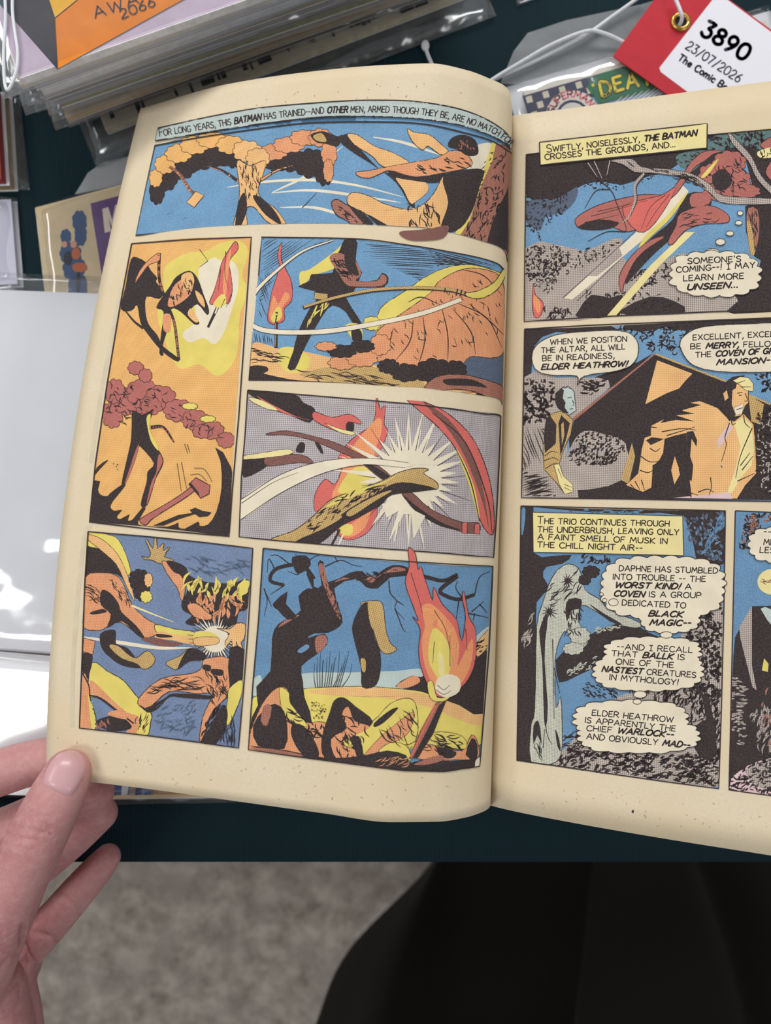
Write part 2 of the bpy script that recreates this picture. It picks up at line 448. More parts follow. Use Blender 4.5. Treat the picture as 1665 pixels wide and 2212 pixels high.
class Art:
    "printing on a page: shapes are given at their spots in the photograph and laid on the page surface"
    def __init__(s, page, clip=None, seed=1):
        s.pg = page; s.it = []; s.clip = clip; s.fr = (0, 0, 1.0); s.order = 0; s.r = random.Random(seed)
    def frame(s, ox, oy, k): s.fr = (ox, oy, k); return s
    def px(s, pts):
        ox, oy, k = s.fr; return [(ox + p[0] / k, oy + p[1] / k) for p in pts]
    def _add(s, mat, v, f, clip=True, step=True):
        if step: s.order += 1
        s.it.append((mat, np.array(v, float), f, s.order, clip))
    def fill(s, mat, pts, smooth=True, n=4, clip=True, edge=None, ew=2.0, raw=False):
        P = pts if raw else s.px(pts)
        Q = spline(P, True, n) if smooth else s.dens(P)
        T = tessellate_polygon([[Vector((p[0], p[1], 0)) for p in Q]])
        s._add(mat, Q, [tuple(t) for t in T], clip)
        if edge: s.line(edge, list(P) + [P[0]] if not smooth else [tuple(q) for q in Q] + [tuple(Q[0])], ew, smooth=False, raw=True, clip=clip)
    def dens(s, P, step=30):
        out = []
        for a, b in zip(P, list(P[1:]) + [P[0]]):
            d = math.hypot(b[0] - a[0], b[1] - a[1]); n = max(1, int(d / step))
            out += [(a[0] + (b[0] - a[0]) * k / n, a[1] + (b[1] - a[1]) * k / n) for k in range(n)]
        return out
    def line(s, mat, pts, w, w1=None, smooth=True, clip=True, raw=False, belly=None, step=False):
        P = pts if raw else s.px(pts)
        Q = spline(P, False, 5) if smooth and len(P) > 2 else ([tuple(p) for p in P] if smooth or len(P) > 40 else s.open_dens(P))
        n = len(Q); t = np.linspace(0, 1, n); w1 = w if w1 is None else w1
        ws = w + (w1 - w) * t
        if belly: ws = ws + belly * np.sin(t * math.pi)
        v, f = ribbon(Q, np.maximum(ws, .25))
        s._add(mat, v, f, clip, step)
    def open_dens(s, P, step=30):
        out = []
        for a, b in zip(P[:-1], P[1:]):
            d = math.hypot(b[0] - a[0], b[1] - a[1]); n = max(1, int(d / step))
            out += [(a[0] + (b[0] - a[0]) * k / n, a[1] + (b[1] - a[1]) * k / n) for k in range(n)]
        return out + [tuple(P[-1])]
    def lines(s, mat, many, w, w1=None, **kw):
        s.order += 1
        for p in many: s.line(mat, p, w, w1, **kw)
    def inside(s, poly, p):
        c = False; n = len(poly)
        for i in range(n):
            (x0, y0), (x1, y1) = poly[i - 1], poly[i]
            if (y0 > p[1]) != (y1 > p[1]) and p[0] < (x1 - x0) * (p[1] - y0) / (y1 - y0) + x0: c = not c
        return c
    def scatter(s, mat, poly, n, ln, ang, w, spread=.5, curve=.2, kind='stroke'):
        "n short pen strokes inside poly (leaves, grass, bark)"
        P = s.px(poly); xs = [p[0] for p in P]; ys = [p[1] for p in P]; k = 0; g = 0
        s.order += 1
        while k < n and g < n * 12:
            g += 1
            x, y = s.r.uniform(min(xs), max(xs)), s.r.uniform(min(ys), max(ys))
            if not s.inside(P, (x, y)): continue
            k += 1
            a = ang + s.r.gauss(0, spread); l = ln * s.r.uniform(.5, 1.3); b = s.r.uniform(-curve, curve) * l
            dx, dy = math.cos(a), math.sin(a)
            pts = [(x - dx * l / 2, y - dy * l / 2), (x - dy * b, y + dx * b), (x + dx * l / 2, y + dy * l / 2)]
            s.line(mat, pts, .4, .4, belly=w * s.r.uniform(.6, 1.3), raw=True)
    def hatch(s, mat, poly, ang, gap, w, broken=.15, wob=1.0):
        "parallel pen lines inside poly"
        P = s.px(poly); ca, sa = math.cos(ang), math.sin(ang)
        rot = [(p[0] * ca + p[1] * sa, -p[0] * sa + p[1] * ca) for p in P]
        y = min(p[1] for p in rot) + gap / 2; s.order += 1
        while y < max(p[1] for p in rot):
            xs = []
            for (x0, y0), (x1, y1) in zip(rot, rot[1:] + rot[:1]):
                if (y0 > y) != (y1 > y): xs.append(x0 + (y - y0) * (x1 - x0) / (y1 - y0))
            xs.sort()
            for a, b in zip(xs[::2], xs[1::2]):
                if b - a < 3 or s.r.random() < broken: continue
                a2, b2 = a + s.r.uniform(0, .15) * (b - a), b - s.r.uniform(0, .2) * (b - a); m = (a2 + b2) / 2
                q = [(a2, y), (m, y + s.r.uniform(-wob, wob)), (b2, y + s.r.uniform(-wob, wob))]
                s.line(mat, [(x * ca - yy * sa, x * sa + yy * ca) for x, yy in q], .5, .4, belly=w, raw=True)
            y += gap * s.r.uniform(.8, 1.2)
    def text(s, mat, t, path, h, pen, raw=True, **kw):
        P = path if raw else s.px(path)
        v, f = set_text(t, P, h, pen, **kw); s._add(mat, v, f, False)
    def build(s, name, parent, uvclip=None, base=5e-5, step=None):
        step = s.pg.step if step is None else step
        bm = bmesh.new(); lay = bm.verts.layers.float.new('o')
        mats = []; allv = np.concatenate([i[1] for i in s.it]); uv = s.pg.inv(allv); k = 0
        quad = s.pg.inv(s.clip) if s.clip is not None else None
        ctr = quad.mean(0) if quad is not None else None
        asp = PAGE_H / s.pg.width
        for cl in (True, False):
            b2 = bmesh.new(); l2 = b2.verts.layers.float.new('o'); k = 0
            for mat, v, f, od, c in s.it:
                n = len(v); cu = uv[k:k + n]; k += n
                if c != cl: continue
                if mat not in mats: mats.append(mat)
                mi = mats.index(mat)
                vs = []
                for p in cu:
                    q = b2.verts.new((min(max(p[0], 0), 1), min(max(p[1], 0), 1), 0)); q[l2] = od; vs.append(q)
                for q in f:
                    try: fc = b2.faces.new([vs[i] for i in q]); fc.material_index = mi
                    except ValueError: pass
            if cl and quad is not None:
                m = len(quad)
                for i in range(m):
                    a, b = quad[i], quad[(i + 1) % m]; d = b - a; nn = np.array([d[1], -d[0]])
                    if np.dot(nn, ctr - a) > 0: nn = -nn
                    bmesh.ops.bisect_plane(b2, geom=b2.verts[:] + b2.edges[:] + b2.faces[:], plane_co=(a[0], a[1], 0), plane_no=(nn[0], nn[1], 0), clear_outer=True, dist=1e-7)
            if b2.verts:
                us = [q.co.x for q in b2.verts]; vs_ = [q.co.y for q in b2.verts]
                for u in s.pg.ucol[1:-1]:
                    if min(us) < u < max(us): bmesh.ops.bisect_plane(b2, geom=b2.verts[:] + b2.edges[:] + b2.faces[:], plane_co=(u, 0, 0), plane_no=(1, 0, 0), dist=1e-7)
                for w in s.pg.vrow[1:-1]:
                    if min(vs_) < w < max(vs_): bmesh.ops.bisect_plane(b2, geom=b2.verts[:] + b2.edges[:] + b2.faces[:], plane_co=(0, w, 0), plane_no=(0, 1, 0), dist=1e-7)
            tmp = bpy.data.meshes.new('t'); b2.to_mesh(tmp); b2.free(); bm.from_mesh(tmp); bpy.data.meshes.remove(tmp)
        bm.verts.ensure_lookup_table(); lay = bm.verts.layers.float.get('o')
        U = np.array([q.co.x for q in bm.verts]); V = np.clip(np.array([q.co.y for q in bm.verts]), 0, .999999); O = np.array([q[lay] for q in bm.verts])
        W3 = s.pg.place(U, V, base + step * O)
        uvl = bm.loops.layers.uv.new('UVMap')
        for fc in bm.faces:
            for lp in fc.loops: lp[uvl].uv = (U[lp.vert.index] * s.pg.width * 1e3, V[lp.vert.index] * PAGE_H * 1e3)
        for q, w in zip(bm.verts, W3): q.co = w
        bm.normal_update()
        for fc in bm.faces:
            if fc.normal.z < 0: fc.normal_flip()
        me = bpy.data.meshes.new(name); bm.to_mesh(me); bm.free()
        for at_ in list(me.attributes):
            if at_.name == 'o': me.attributes.remove(at_)
        return link(name, me, parent, mats, smooth=False)
# ------------------------------------------------------------------ the open comic
LP = Page(LEFT_EDGES, True, 60, 66)
RP = Page(RIGHT_EDGES, False, 34, 26, extend=0.066)
g0 = LP.G[-1, LP.nv // 2]
book = empty('comic_book', Vector(g0) - Vector((0, 0, .004)), 'open vintage comic book with yellowed pages, its left page lifted by a hand', 'comic book')
left_page = LP.sheet('left_page', book, M_PAPER, -.00012, 0)
right_page = RP.sheet('right_page', book, M_PAPER, -.00012, 0)
M_EDGE = plain('page_edges', rgb(205, 182, 140), .9, .1, .2, 400)
M_COVER = plain('glossy_cover', rgb(200, 190, 170), .4, .4, .1, 30)
_o = LP.sheet('page_block', book, M_PAPER, -.0009, -.0003); _o['label'] = 'few leaves under the left page'
_o = RP.sheet('page_block', book, M_PAPER, -.0022, -.0003); _o['label'] = 'thicker block of leaves under the right page'
LP.sheet('cover', book, M_COVER, -.0013, -.00095)
RP.sheet('cover', book, M_COVER, -.0026, -.00225)

K = print_mat('ink', (54, 45, 48), worn=.1)
SKY = print_mat('sky', (82, 150, 194), (66, 134, 186), .4, .9, 30, worn=.35)
SKY2 = print_mat('dusk', (94, 126, 170), (76, 108, 152), .4, .8, 15, worn=.3)
SKY3 = print_mat('night', (74, 138, 182), (60, 122, 172), .4, .9, 40, worn=.28)
SKYD = print_mat('deep', (44, 76, 112), worn=.2)
PALE = print_mat('pale', (196, 208, 200), (150, 182, 190), .35, .8, 20, worn=.4)
CAP = print_mat('capblue', (196, 206, 198), (140, 170, 180), .35, .7, 45, worn=.3)
YEL = print_mat('yellow', (228, 208, 92), worn=.3)
YELO = print_mat('cream', (238, 222, 150), worn=.4)
ORG = print_mat('orange', (238, 190, 106), (228, 150, 76), .42, .9, 45, worn=.25)
ORD = print_mat('amber', (232, 168, 112), (216, 116, 76), .5, .85, 45, worn=.25)
ORL = print_mat('apricot', (240, 198, 128), (230, 150, 88), .4, .9, 45, worn=.25)
TAN = print_mat('tan', (210, 178, 104), (160, 112, 58), .42, .9, 30, worn=.25)
RED = print_mat('red', (222, 92, 88), (206, 78, 80), .4, .9, 45, worn=.2)
ROSE = print_mat('rose', (182, 92, 88), (166, 76, 76), .4, .8, 10, worn=.2)
MAR = print_mat('maroon', (112, 52, 56), worn=.2)
BRN = print_mat('brown', (178, 108, 88), (132, 60, 56), .5, .9, 45, worn=.22)
FLM = print_mat('flame', (242, 170, 92), (228, 110, 90), .45, .9, 45, worn=.2)
LIL = print_mat('lilac', (196, 188, 194), (120, 108, 116), .42, .95, 45, worn=.3)
GRY = print_mat('grey', (198, 184, 176), (110, 98, 98), .42, .9, 45, worn=.3)
GRN = print_mat('statue', (206, 208, 192), (120, 126, 120), .3, .75, 45, worn=.4)
WHT = print_mat('white', (234, 222, 196), worn=.3)
TEA = print_mat('teal', (52, 104, 110), worn=.25)
PNK = print_mat('pink', (226, 190, 196), worn=.4)
GHOST = print_mat('ghost', (212, 198, 168), worn=.6)

def flame(a, outer, mid, core=None, n=3, **kw):
    a.fill(RED, outer, edge=K, ew=1.6, n=n, **kw)
    a.fill(FLM, mid, n=n, **kw)
    if core: a.fill(YEL, core, n=n, **kw)
def burst(a, mat, cx, cy, r0, r1, n, seed=3, lines=True, squash=1.0):
    r = random.Random(seed); P = []
    for i in range(n):
        t = 2 * math.pi * i / n
        P.append((cx + r0 * math.cos(t), cy + r0 * squash * math.sin(t)))
        q = r1 * r.uniform(.6, 1.15); t += math.pi / n
        P.append((cx + q * math.cos(t), cy + q * squash * math.sin(t)))
    a.fill(mat, P, smooth=False)
def leafy(a, mat, many, seed=1, edge=True):
    "rounded clumps of leaves"
    for i, (x, y, rx, ry) in enumerate(many):
        a.fill(mat, puff(x, y, rx, ry, 9, .16, seed + i, 2.1), smooth=False, edge=K if edge else None, ew=1.3)
def puff(cx, cy, rx, ry, n, bump=.09, seed=1, power=2.6):
    "scalloped thought-balloon outline"
    r = random.Random(seed); P = []
    for i in range(n):
        t0 = 2 * math.pi * i / n; t1 = 2 * math.pi * (i + 1) / n; b = bump * r.uniform(.7, 1.3)
        for k in range(6):
            f = k / 6; t = t0 + (t1 - t0) * f; q = 1 + b * math.sin(math.pi * f) - bump * .3
            c, s_ = math.cos(t), math.sin(t)
            sq = (abs(c) ** power + abs(s_) ** power) ** (-1 / power)
            P.append((cx + rx * c * sq * q, cy + ry * s_ * sq * q))
    return P
def balloon(a, shapes, ew=3.6):
    for P in shapes: a.line(K, [tuple(p) for p in a.px(P)] + [tuple(a.px(P)[0])], ew, smooth=False, raw=True, step=True)
    for P in shapes: a.fill(WHT, P, smooth=False)
def border(a, pts, w=2.6, straight=True):
    a.line(K, pts + [pts[0]], w, smooth=False, clip=False, step=True)

FA, FC, FD, FE = (280, 200, 3.784), (180, 500, 4.382), (180, 750, 4.382), (520, 490, 2.822)
FF, FG, FH = (500, 830, 2.775), (160, 1140, 4.1625), (520, 1170, 2.973)
FI, FJ, FK_, FM = (1100, 230, 2.947), (1100, 680, 2.947), (1090, 1080, 2.896), (1090, 1360, 2.896)
def topx(fr, pts): return [(fr[0] + x / fr[2], fr[1] + y / fr[2]) for x, y in pts]
def panel_label(o, t): o['label'] = t

# ---- left page, caption strip
a = Art(LP, seed=2)
up = [(343, 279), (452, 255), (560, 236), (680, 225), (760, 220), (830, 219), (900, 222), (985, 236), (1045, 258), (1082, 281), (1100, 300)]
dn = [(1101, 324), (1085, 308), (1048, 290), (985, 270), (900, 258), (830, 254), (760, 253), (680, 256), (560, 270), (452, 287), (337, 306)]
a.fill(CAP, up + dn, smooth=False, raw=True)
a.line(K, up, 3.2, raw=True); a.line(K, dn[::-1], 2.4, raw=True); a.line(K, [dn[-1], up[0]], 2, raw=True)
a.text(K, '^FOR LONG YEARS, THIS *BATMAN* HAS TRAINED--AND *OTHER* MEN, ARMED THOUGH THEY BE, ARE NO MATCH FOR', [(347, 297), (452, 280), (560, 262), (680, 249), (760, 245), (830, 245), (900, 249), (980, 261), (1040, 280), (1080, 300), (1097, 316)], 13, 2.1, gap=.17, seed=5)
o = a.build('caption_box', left_page, base=5.5e-4); panel_label(o, 'pale blue caption strip across the top of the left page')

# ---- left page, wide top panel: an axe and windblown trees on blue
q = topx(FA, [(208, 437), (3116, 470), (3080, 1385), (50, 1170)])
a = Art(LP, topx(FA, [(208, 425), (3116, 430), (3085, 1410), (50, 1180)]), 3).frame(*FA)
top = [(208, 437), (490, 385), (785, 338), (1240, 275), (1514, 250), (2014, 243), (2414, 263), (2814, 353), (2980, 410), (3116, 500)]
bot = [(3085, 1385), (2900, 1292), (2514, 1195), (2204, 1165), (1665, 1130), (1000, 1108), (600, 1122), (50, 1170)]
a.fill(SKY, top + bot, smooth=False)
a.lines(SKYD, [[(x, y), (x + 60, y - 20)] for x, y in ((300, 1000), (420, 1040), (1350, 1060), (1500, 1080), (1980, 1100), (330, 500), (1100, 360))], .9, .4)
a.lines(WHT, [[(800, 775), (1100, 730), (1500, 715), (1860, 760), (2240, 855)], [(1160, 820), (1480, 660), (1740, 440)], [(1160, 820), (1500, 800), (1900, 850), (2220, 900)], [(1230, 940), (1500, 940), (1700, 990), (1860, 1040)], [(1990, 365), (2200, 400), (2400, 460), (2560, 520)]], 1.5, 1, belly=5)
# round-crowned autumn tree, left
leafy(a, K, [(225, 800, 60, 110), (300, 690, 90, 110), (420, 600, 120, 100), (560, 540, 130, 90), (720, 520, 120, 80), (850, 540, 70, 70)], 31)
leafy(a, ORG, [(215, 700, 50, 70), (290, 590, 80, 70), (400, 500, 100, 70), (530, 430, 110, 70), (680, 390, 120, 60), (830, 430, 110, 70)], 32)
leafy(a, K, [(1200, 560, 100, 80), (1330, 560, 120, 80), (1480, 580, 120, 110), (1590, 640, 70, 110)], 33)
leafy(a, ORD, [(1170, 490, 110, 60), (1300, 430, 120, 60), (1430, 370, 110, 60), (1560, 370, 90, 70), (1630, 500, 60, 100), (1625, 640, 40, 90)], 34)
leafy(a, ORL, [(960, 480, 110, 80), (1050, 540, 90, 80)], 35)
a.fill(ORL, [(880, 560), (980, 600), (1110, 560), (1080, 700), (1050, 800), (1090, 880), (1200, 960), (1290, 1112), (1130, 1060), (1020, 940), (950, 960), (960, 1112), (850, 1112), (880, 960), (900, 800)], edge=K, ew=1.6)
a.line(K, [(880, 720), (760, 640), (640, 600)], 7, 3); a.line(ORD, [(885, 722), (760, 645), (640, 605)], 4.5, 1.5); a.line(K, [(1070, 720), (1200, 640), (1330, 600)], 7, 3); a.line(ORD, [(1070, 720), (1200, 640), (1330, 600)], 4.5, 1.5)
a.fill(K, [(890, 900), (940, 820), (960, 960), (900, 1112), (862, 1110)]); a.fill(K, [(1010, 860), (1060, 850), (1180, 960), (1240, 1080), (1110, 1000)])
a.scatter(K, [(900, 600), (1090, 600), (1050, 860), (910, 860)], 36, 16, 1.5, 1.8, .25)
a.line(MAR, [(330, 608), (420, 680), (490, 790), (540, 830)], 6.5, 6); a.line(ORD, [(325, 605), (415, 680), (485, 790), (535, 830)], 5, 5)
a.fill(ORL, [(540, 810), (608, 845), (530, 940), (468, 900)], smooth=False, edge=K, ew=1.6)
a.line(K, [(1410, 945), (1530, 820)], 1.5, .6)
# fallen boughs against a trunk, right
a.fill(WHT, [(2760, 470), (2960, 420), (2900, 640), (2760, 640)])
a.fill(YEL, [(2960, 400), (2890, 640), (2840, 800), (2760, 980), (2640, 1180), (2800, 1220), (3000, 900), (3060, 440)], smooth=False)
a.fill(BRN, [(2990, 425), (3070, 450), (3112, 510), (3100, 900), (3080, 1380), (2900, 1290), (2680, 1195), (2780, 1040), (2870, 760), (2960, 560)], smooth=False)
a.fill(K, [(3090, 760), (3095, 1380), (2900, 1290), (2960, 1060), (3030, 900)], smooth=False)
a.scatter(K, [(2960, 520), (3080, 480), (3060, 900), (2900, 1200), (2720, 1190), (2880, 760)], 90, 14, 2.0, 2.6, .4)
a.scatter(K, [(2940, 480), (2990, 430), (2860, 800), (2740, 1080), (2700, 1060)], 34, 9, 2.6, 1.4, .5)
a.fill(K, [(1480, 350), (1560, 320), (1620, 330), (1700, 360), (1740, 350), (1700, 440), (1600, 420), (1530, 410)]); a.fill(TAN, [(1500, 360), (1570, 335), (1610, 400), (1540, 400)])
a.fill(K, [(1720, 400), (1790, 340), (1900, 480), (2060, 640), (2200, 680), (2300, 820), (2330, 930), (2290, 920), (2180, 740), (2000, 600), (1840, 500)])
a.fill(ORL, [(1780, 345), (1860, 350), (2000, 440), (2140, 490), (2290, 580), (2200, 640), (2060, 600), (1980, 520), (1840, 430)], edge=K, ew=1.4)
a.fill(ORL, [(2180, 690), (2390, 720), (2440, 800), (2330, 900), (2290, 900), (2240, 800)])
a.fill(K, [(2120, 620), (2400, 640), (2640, 680), (2500, 740), (2300, 720), (2160, 690)])
a.fill(ORD, [(1850, 655), (1960, 640), (2110, 610), (2300, 575), (2500, 540), (2620, 480), (2740, 500), (2790, 600), (2560, 660), (2330, 690), (2130, 640), (2040, 670), (1960, 700), (1880, 690)], edge=K, ew=1.5)
a.fill(ORL, [(2270, 300), (2330, 330), (2450, 350), (2560, 440), (2600, 480), (2540, 510), (2440, 440), (2390, 470), (2310, 400)], edge=K, ew=1.4)
a.fill(K, [(2600, 440), (2630, 375), (2720, 348), (2820, 390), (2845, 500), (2760, 520), (2680, 470)]); a.scatter(BRN, [(2660, 400), (2790, 380), (2820, 470), (2700, 470)], 14, 9, 1.2, 2, .4)
a.fill(BRN, [(1650, 905), (1700, 878), (1790, 930), (1900, 970), (1925, 1050), (1850, 1105), (1780, 1050), (1690, 1000)], edge=K, ew=2.2); a.scatter(K, [(1680, 920), (1880, 980), (1860, 1080), (1720, 1000)], 18, 12, .6, 2.4, .4)
a.fill(K, [(1790, 920), (1900, 980), (1990, 1070), (1950, 1090), (1880, 1040)])
a.fill(ORL, [(1785, 850), (1840, 820), (1960, 850), (2090, 915), (2290, 960), (2420, 900), (2500, 800), (2560, 690), (2620, 700), (2610, 900), (2550, 1120), (2430, 1150), (2230, 1150), (2060, 1070), (1900, 975), (1790, 920)], edge=K, ew=1.7)
a.fill(K, [(2560, 690), (2760, 630), (2890, 640), (2860, 760), (2800, 960), (2700, 1110), (2560, 1150), (2545, 1080), (2600, 900)])
a.fill(MAR, [(2210, 1140), (2430, 1120), (2600, 1090), (2560, 1190), (2380, 1215), (2260, 1200)], clip=False); a.fill(K, [(1950, 1000), (2150, 1110), (2300, 1170), (2160, 1160), (2020, 1080)])
a.scatter(K, [(2240, 940), (2460, 880), (2560, 1060), (2400, 1120), (2260, 1080)], 30, 24, 1.25, 2.2, .35); a.scatter(K, [(2300, 600), (2700, 520), (2780, 600), (2400, 670)], 22, 20, .35, 2.2, .25)
a.line(K, top, 3, clip=False, step=True); a.line(K, bot[:2], 3); a.line(K, bot[4:], 3); a.line(K, [bot[-1], top[0]], 2.6)
o = a.build('panel', left_page); panel_label(o, 'wide top panel with an axe and orange boughs on blue sky')

# ---- left page, tall yellow panel: scythe, torch, red canopy, dropped axe
CP = [(285, 527), (543, 513), (497, 1158), (194, 1127)]
a = Art(LP, [(285, 527), (543, 513), (495, 1159), (194, 1128)], 4); a.frame(*FC)
brd = [(285, 527), (410, 518), (543, 513), (530, 700), (516, 900), (502, 1060), (495, 1159), (350, 1146), (194, 1128), (207, 1000), (232, 830), (262, 650)]
a.fill(ORG, brd, smooth=False, raw=True)
a.fill(YEL, [(820, 290), (1000, 200), (1150, 190), (1300, 110), (1480, 90), (1560, 200), (1500, 420), (1560, 560), (1480, 800), (1450, 1180), (1280, 1370), (1100, 1260), (900, 1290), (760, 1000), (700, 760), (760, 560), (760, 380)])
a.fill(WHT, [(1110, 330), (1230, 250), (1290, 270), (1420, 290), (1470, 400), (1460, 560), (1400, 760), (1330, 960), (1240, 1070), (1140, 1010), (1000, 1050), (940, 960), (1060, 860), (1060, 680), (1120, 560), (1090, 430)])
a.fill(K, [(452, 262), (530, 255), (600, 300), (640, 370), (700, 440), (690, 480), (760, 570), (720, 640), (600, 620), (590, 760), (620, 880), (700, 980), (760, 1090), (900, 1200), (880, 1230), (740, 1130), (600, 960), (540, 860), (510, 700), (460, 750), (355, 735), (400, 520)], n=3)
a.line(K, [(390, 740), (480, 850), (570, 920)], 3, 6)
a.fill(ORD, [(720, 205), (620, 270), (530, 380), (490, 490), (540, 420), (620, 320), (715, 280)], edge=K, ew=1.4)
a.line(K, [(722, 205), (718, 310)], 7, 6); a.line(K, [(715, 300), (725, 480), (800, 700), (860, 860), (890, 1080), (905, 1220)], 6.5, 6); a.line(BRN, [(715, 310), (725, 480), (800, 700), (860, 860), (890, 1080), (903, 1210)], 4, 3.6)
a.fill(K, [(820, 520), (880, 430), (1000, 372), (1080, 440), (1140, 600), (1190, 740), (1170, 790), (1080, 690), (1010, 770), (1100, 860), (1050, 880), (920, 760), (830, 740), (800, 920), (750, 1090), (760, 1170), (720, 1150), (740, 940), (760, 760), (690, 720), (770, 590)], n=3)
a.fill(ORD, [(850, 530), (960, 440), (1040, 470), (1010, 600), (880, 700), (800, 700)]); a.fill(ORL, [(930, 420), (1020, 390), (1050, 480), (1000, 560), (950, 540)]); a.fill(ORL, [(1020, 730), (1090, 840), (1060, 860), (990, 790)]); a.fill(ORD, [(760, 790), (830, 800), (820, 950), (760, 930)]); a.fill(ORL, [(1060, 560), (1130, 620), (1150, 720), (1090, 660)])
a.scatter(K, [(800, 640), (960, 460), (1060, 480), (1000, 620), (850, 720)], 26, 12, 1.2, 2, .5)
flame(a, [(1440, 95), (1370, 190), (1310, 300), (1280, 420), (1240, 560), (1195, 670), (1230, 690), (1290, 620), (1370, 690), (1410, 560), (1395, 400), (1380, 280), (1465, 170)], [(1400, 160), (1340, 330), (1320, 560), (1350, 600), (1370, 420)])
a.fill(YEL, [(1230, 690), (1290, 610), (1340, 600), (1350, 680), (1280, 720)]); a.line(K, [(1270, 720), (1180, 910)], 7, 5); a.line(WHT, [(1270, 720), (1240, 800)], 3, 3)
a.lines(K, [[(1350, 190), (1340, 400), (1380, 560)], [(1300, 360), (1280, 560)], [(1340, 640), (1300, 730)], [(1400, 600), (1350, 720)]], 1.6, .6)
a.lines(K, [[(1100, 170), (1180, 280)], [(1180, 280), (1100, 340)]], 1.4, .6)
a.frame(*FD)
# red-leaved tree on a dark forked trunk
leafy(a, ROSE, [(280, 640, 90, 120), (420, 520, 120, 120), (300, 420, 90, 110), (560, 430, 150, 120), (730, 480, 140, 110), (620, 560, 120, 80), (900, 600, 130, 100), (1060, 690, 120, 90), (1220, 790, 110, 80), (1350, 880, 80, 70), (1130, 800, 90, 60)], 41)
a.scatter(K, [(240, 360), (700, 360), (1000, 600), (1380, 880), (1100, 840), (700, 620), (320, 760), (220, 700)], 90, 14, .6, 1.8, .8)
leafy(a, ROSE, [(500, 200, 70, 60), (590, 270, 60, 60)], 42); leafy(a, YEL, [(1010, 560, 70, 30), (1180, 680, 70, 30)], 43)
a.fill(K, [(470, 600), (560, 640), (660, 600), (620, 740), (650, 860), (730, 1000), (760, 1090), (700, 1220), (640, 1330), (600, 1500), (545, 1490), (600, 1280), (610, 1180), (670, 1100), (560, 960), (520, 950), (470, 1100), (430, 1200), (390, 1320), (365, 1290), (410, 1080), (450, 900), (460, 760)], n=3)
a.fill(YEL, [(600, 680), (640, 640), (630, 780), (700, 920), (710, 980), (640, 880)]); a.fill(ROSE, [(720, 1010), (755, 1085), (690, 1230), (620, 1460), (600, 1480), (640, 1300), (690, 1180), (700, 1090)], edge=K, ew=1.2); a.fill(ROSE, [(505, 960), (530, 930), (490, 1080), (430, 1230), (390, 1310), (440, 1150)])
a.line(K, [(640, 760), (760, 760), (860, 900)], 8, 3); a.line(ROSE, [(650, 758), (765, 770), (860, 900)], 4, 2)
# ground shadow and axe
a.fill(K, [(130, 1140), (240, 1065), (200, 1110), (120, 1200), (100, 1260), (160, 1270), (140, 1350), (170, 1400), (230, 1410), (260, 1380), (370, 1300), (400, 1310), (280, 1460), (260, 1520), (300, 1550), (370, 1540), (320, 1600), (350, 1630), (440, 1580), (420, 1640), (470, 1630), (560, 1520), (590, 1530), (520, 1650), (560, 1690), (800, 1700), (900, 1660), (900, 1700), (960, 1720), (1090, 1650), (1100, 1690), (1180, 1680), (1260, 1560), (1310, 1330), (1300, 1080), (1250, 950), (1400, 1140), (1370, 1790), (60, 1655), (90, 1300)], n=2)
a.fill(K, [(660, 1690), (900, 1590), (1030, 1570), (1010, 1540), (1060, 1520), (1130, 1550), (1215, 1565), (1180, 1600), (1100, 1610), (1060, 1580), (900, 1630), (760, 1690)], smooth=False)
a.fill(ROSE, [(535, 1640), (600, 1590), (760, 1500), (920, 1400), (1030, 1320), (1060, 1350), (960, 1430), (800, 1530), (660, 1620), (590, 1685)], edge=K, ew=1.8)
a.fill(ROSE, [(1000, 1300), (1065, 1235), (1200, 1310), (1190, 1390), (1110, 1430), (1080, 1370)], smooth=False, edge=K, ew=2); a.fill(K, [(1000, 1300), (1020, 1285), (1090, 1370), (1110, 1430)], smooth=False)
a.lines(K, [[(1050, 1145), (1150, 1160), (1220, 1275)], [(1015, 1210), (1100, 1205), (1170, 1270)], [(890, 1100), (930, 1370)], [(930, 1090), (980, 1340)], [(960, 915), (990, 1010)], [(985, 920), (1010, 1000)]], 1.1, .8)
a.scatter(K, [(280, 1100), (340, 1100), (340, 1180), (280, 1180)], 4, 3, 0, 2)
a.line(K, brd + [brd[0]], 2.8, raw=True, smooth=False, clip=False, step=True)
o = a.build('panel', left_page); panel_label(o, 'tall yellow panel with scythe, torch, red canopy and dropped axe')

# ---- left page, scythe panel: torch, dark stump, domed orange tent, sweeping white arc
a = Art(LP, topx(FE, [(127, 65), (1606, 262), (1594, 1100), (48, 938)]), 5).frame(*FE)
top = [(127, 65), (700, 75), (1000, 110), (1250, 150), (1450, 190), (1560, 225), (1600, 262)]
bot = [(1592, 1100), (1440, 1070), (1080, 1015), (700, 985), (380, 955), (48, 938)]
a.fill(SKY, top + bot, smooth=False)
a.hatch(K, [(130, 70), (560, 75), (330, 190), (200, 330), (110, 480), (120, 200)], -.6, 5, 1.2, .2); a.hatch(K, [(720, 90), (1250, 150), (1580, 240), (1500, 260), (1250, 230), (1100, 330), (900, 250), (760, 200)], .05, 4, 1.5, .15)
a.hatch(K, [(1080, 120), (1560, 225), (1580, 300), (1300, 235), (1200, 240)], .25, 3.5, 1.9, .05); a.hatch(K, [(80, 640), (180, 660), (200, 730), (80, 720)], 1.4, 4, 1.2, .1); a.hatch(K, [(110, 300), (200, 250), (160, 560), (110, 560)], 1.2, 5, 1.1, .2)
a.fill(ORL, [(68, 720), (160, 720), (280, 760), (380, 760), (520, 790), (700, 830), (880, 850), (1100, 900), (1300, 940), (1440, 960), (1590, 1010), (1592, 1090), (1080, 1010), (700, 985), (380, 955), (48, 938)])
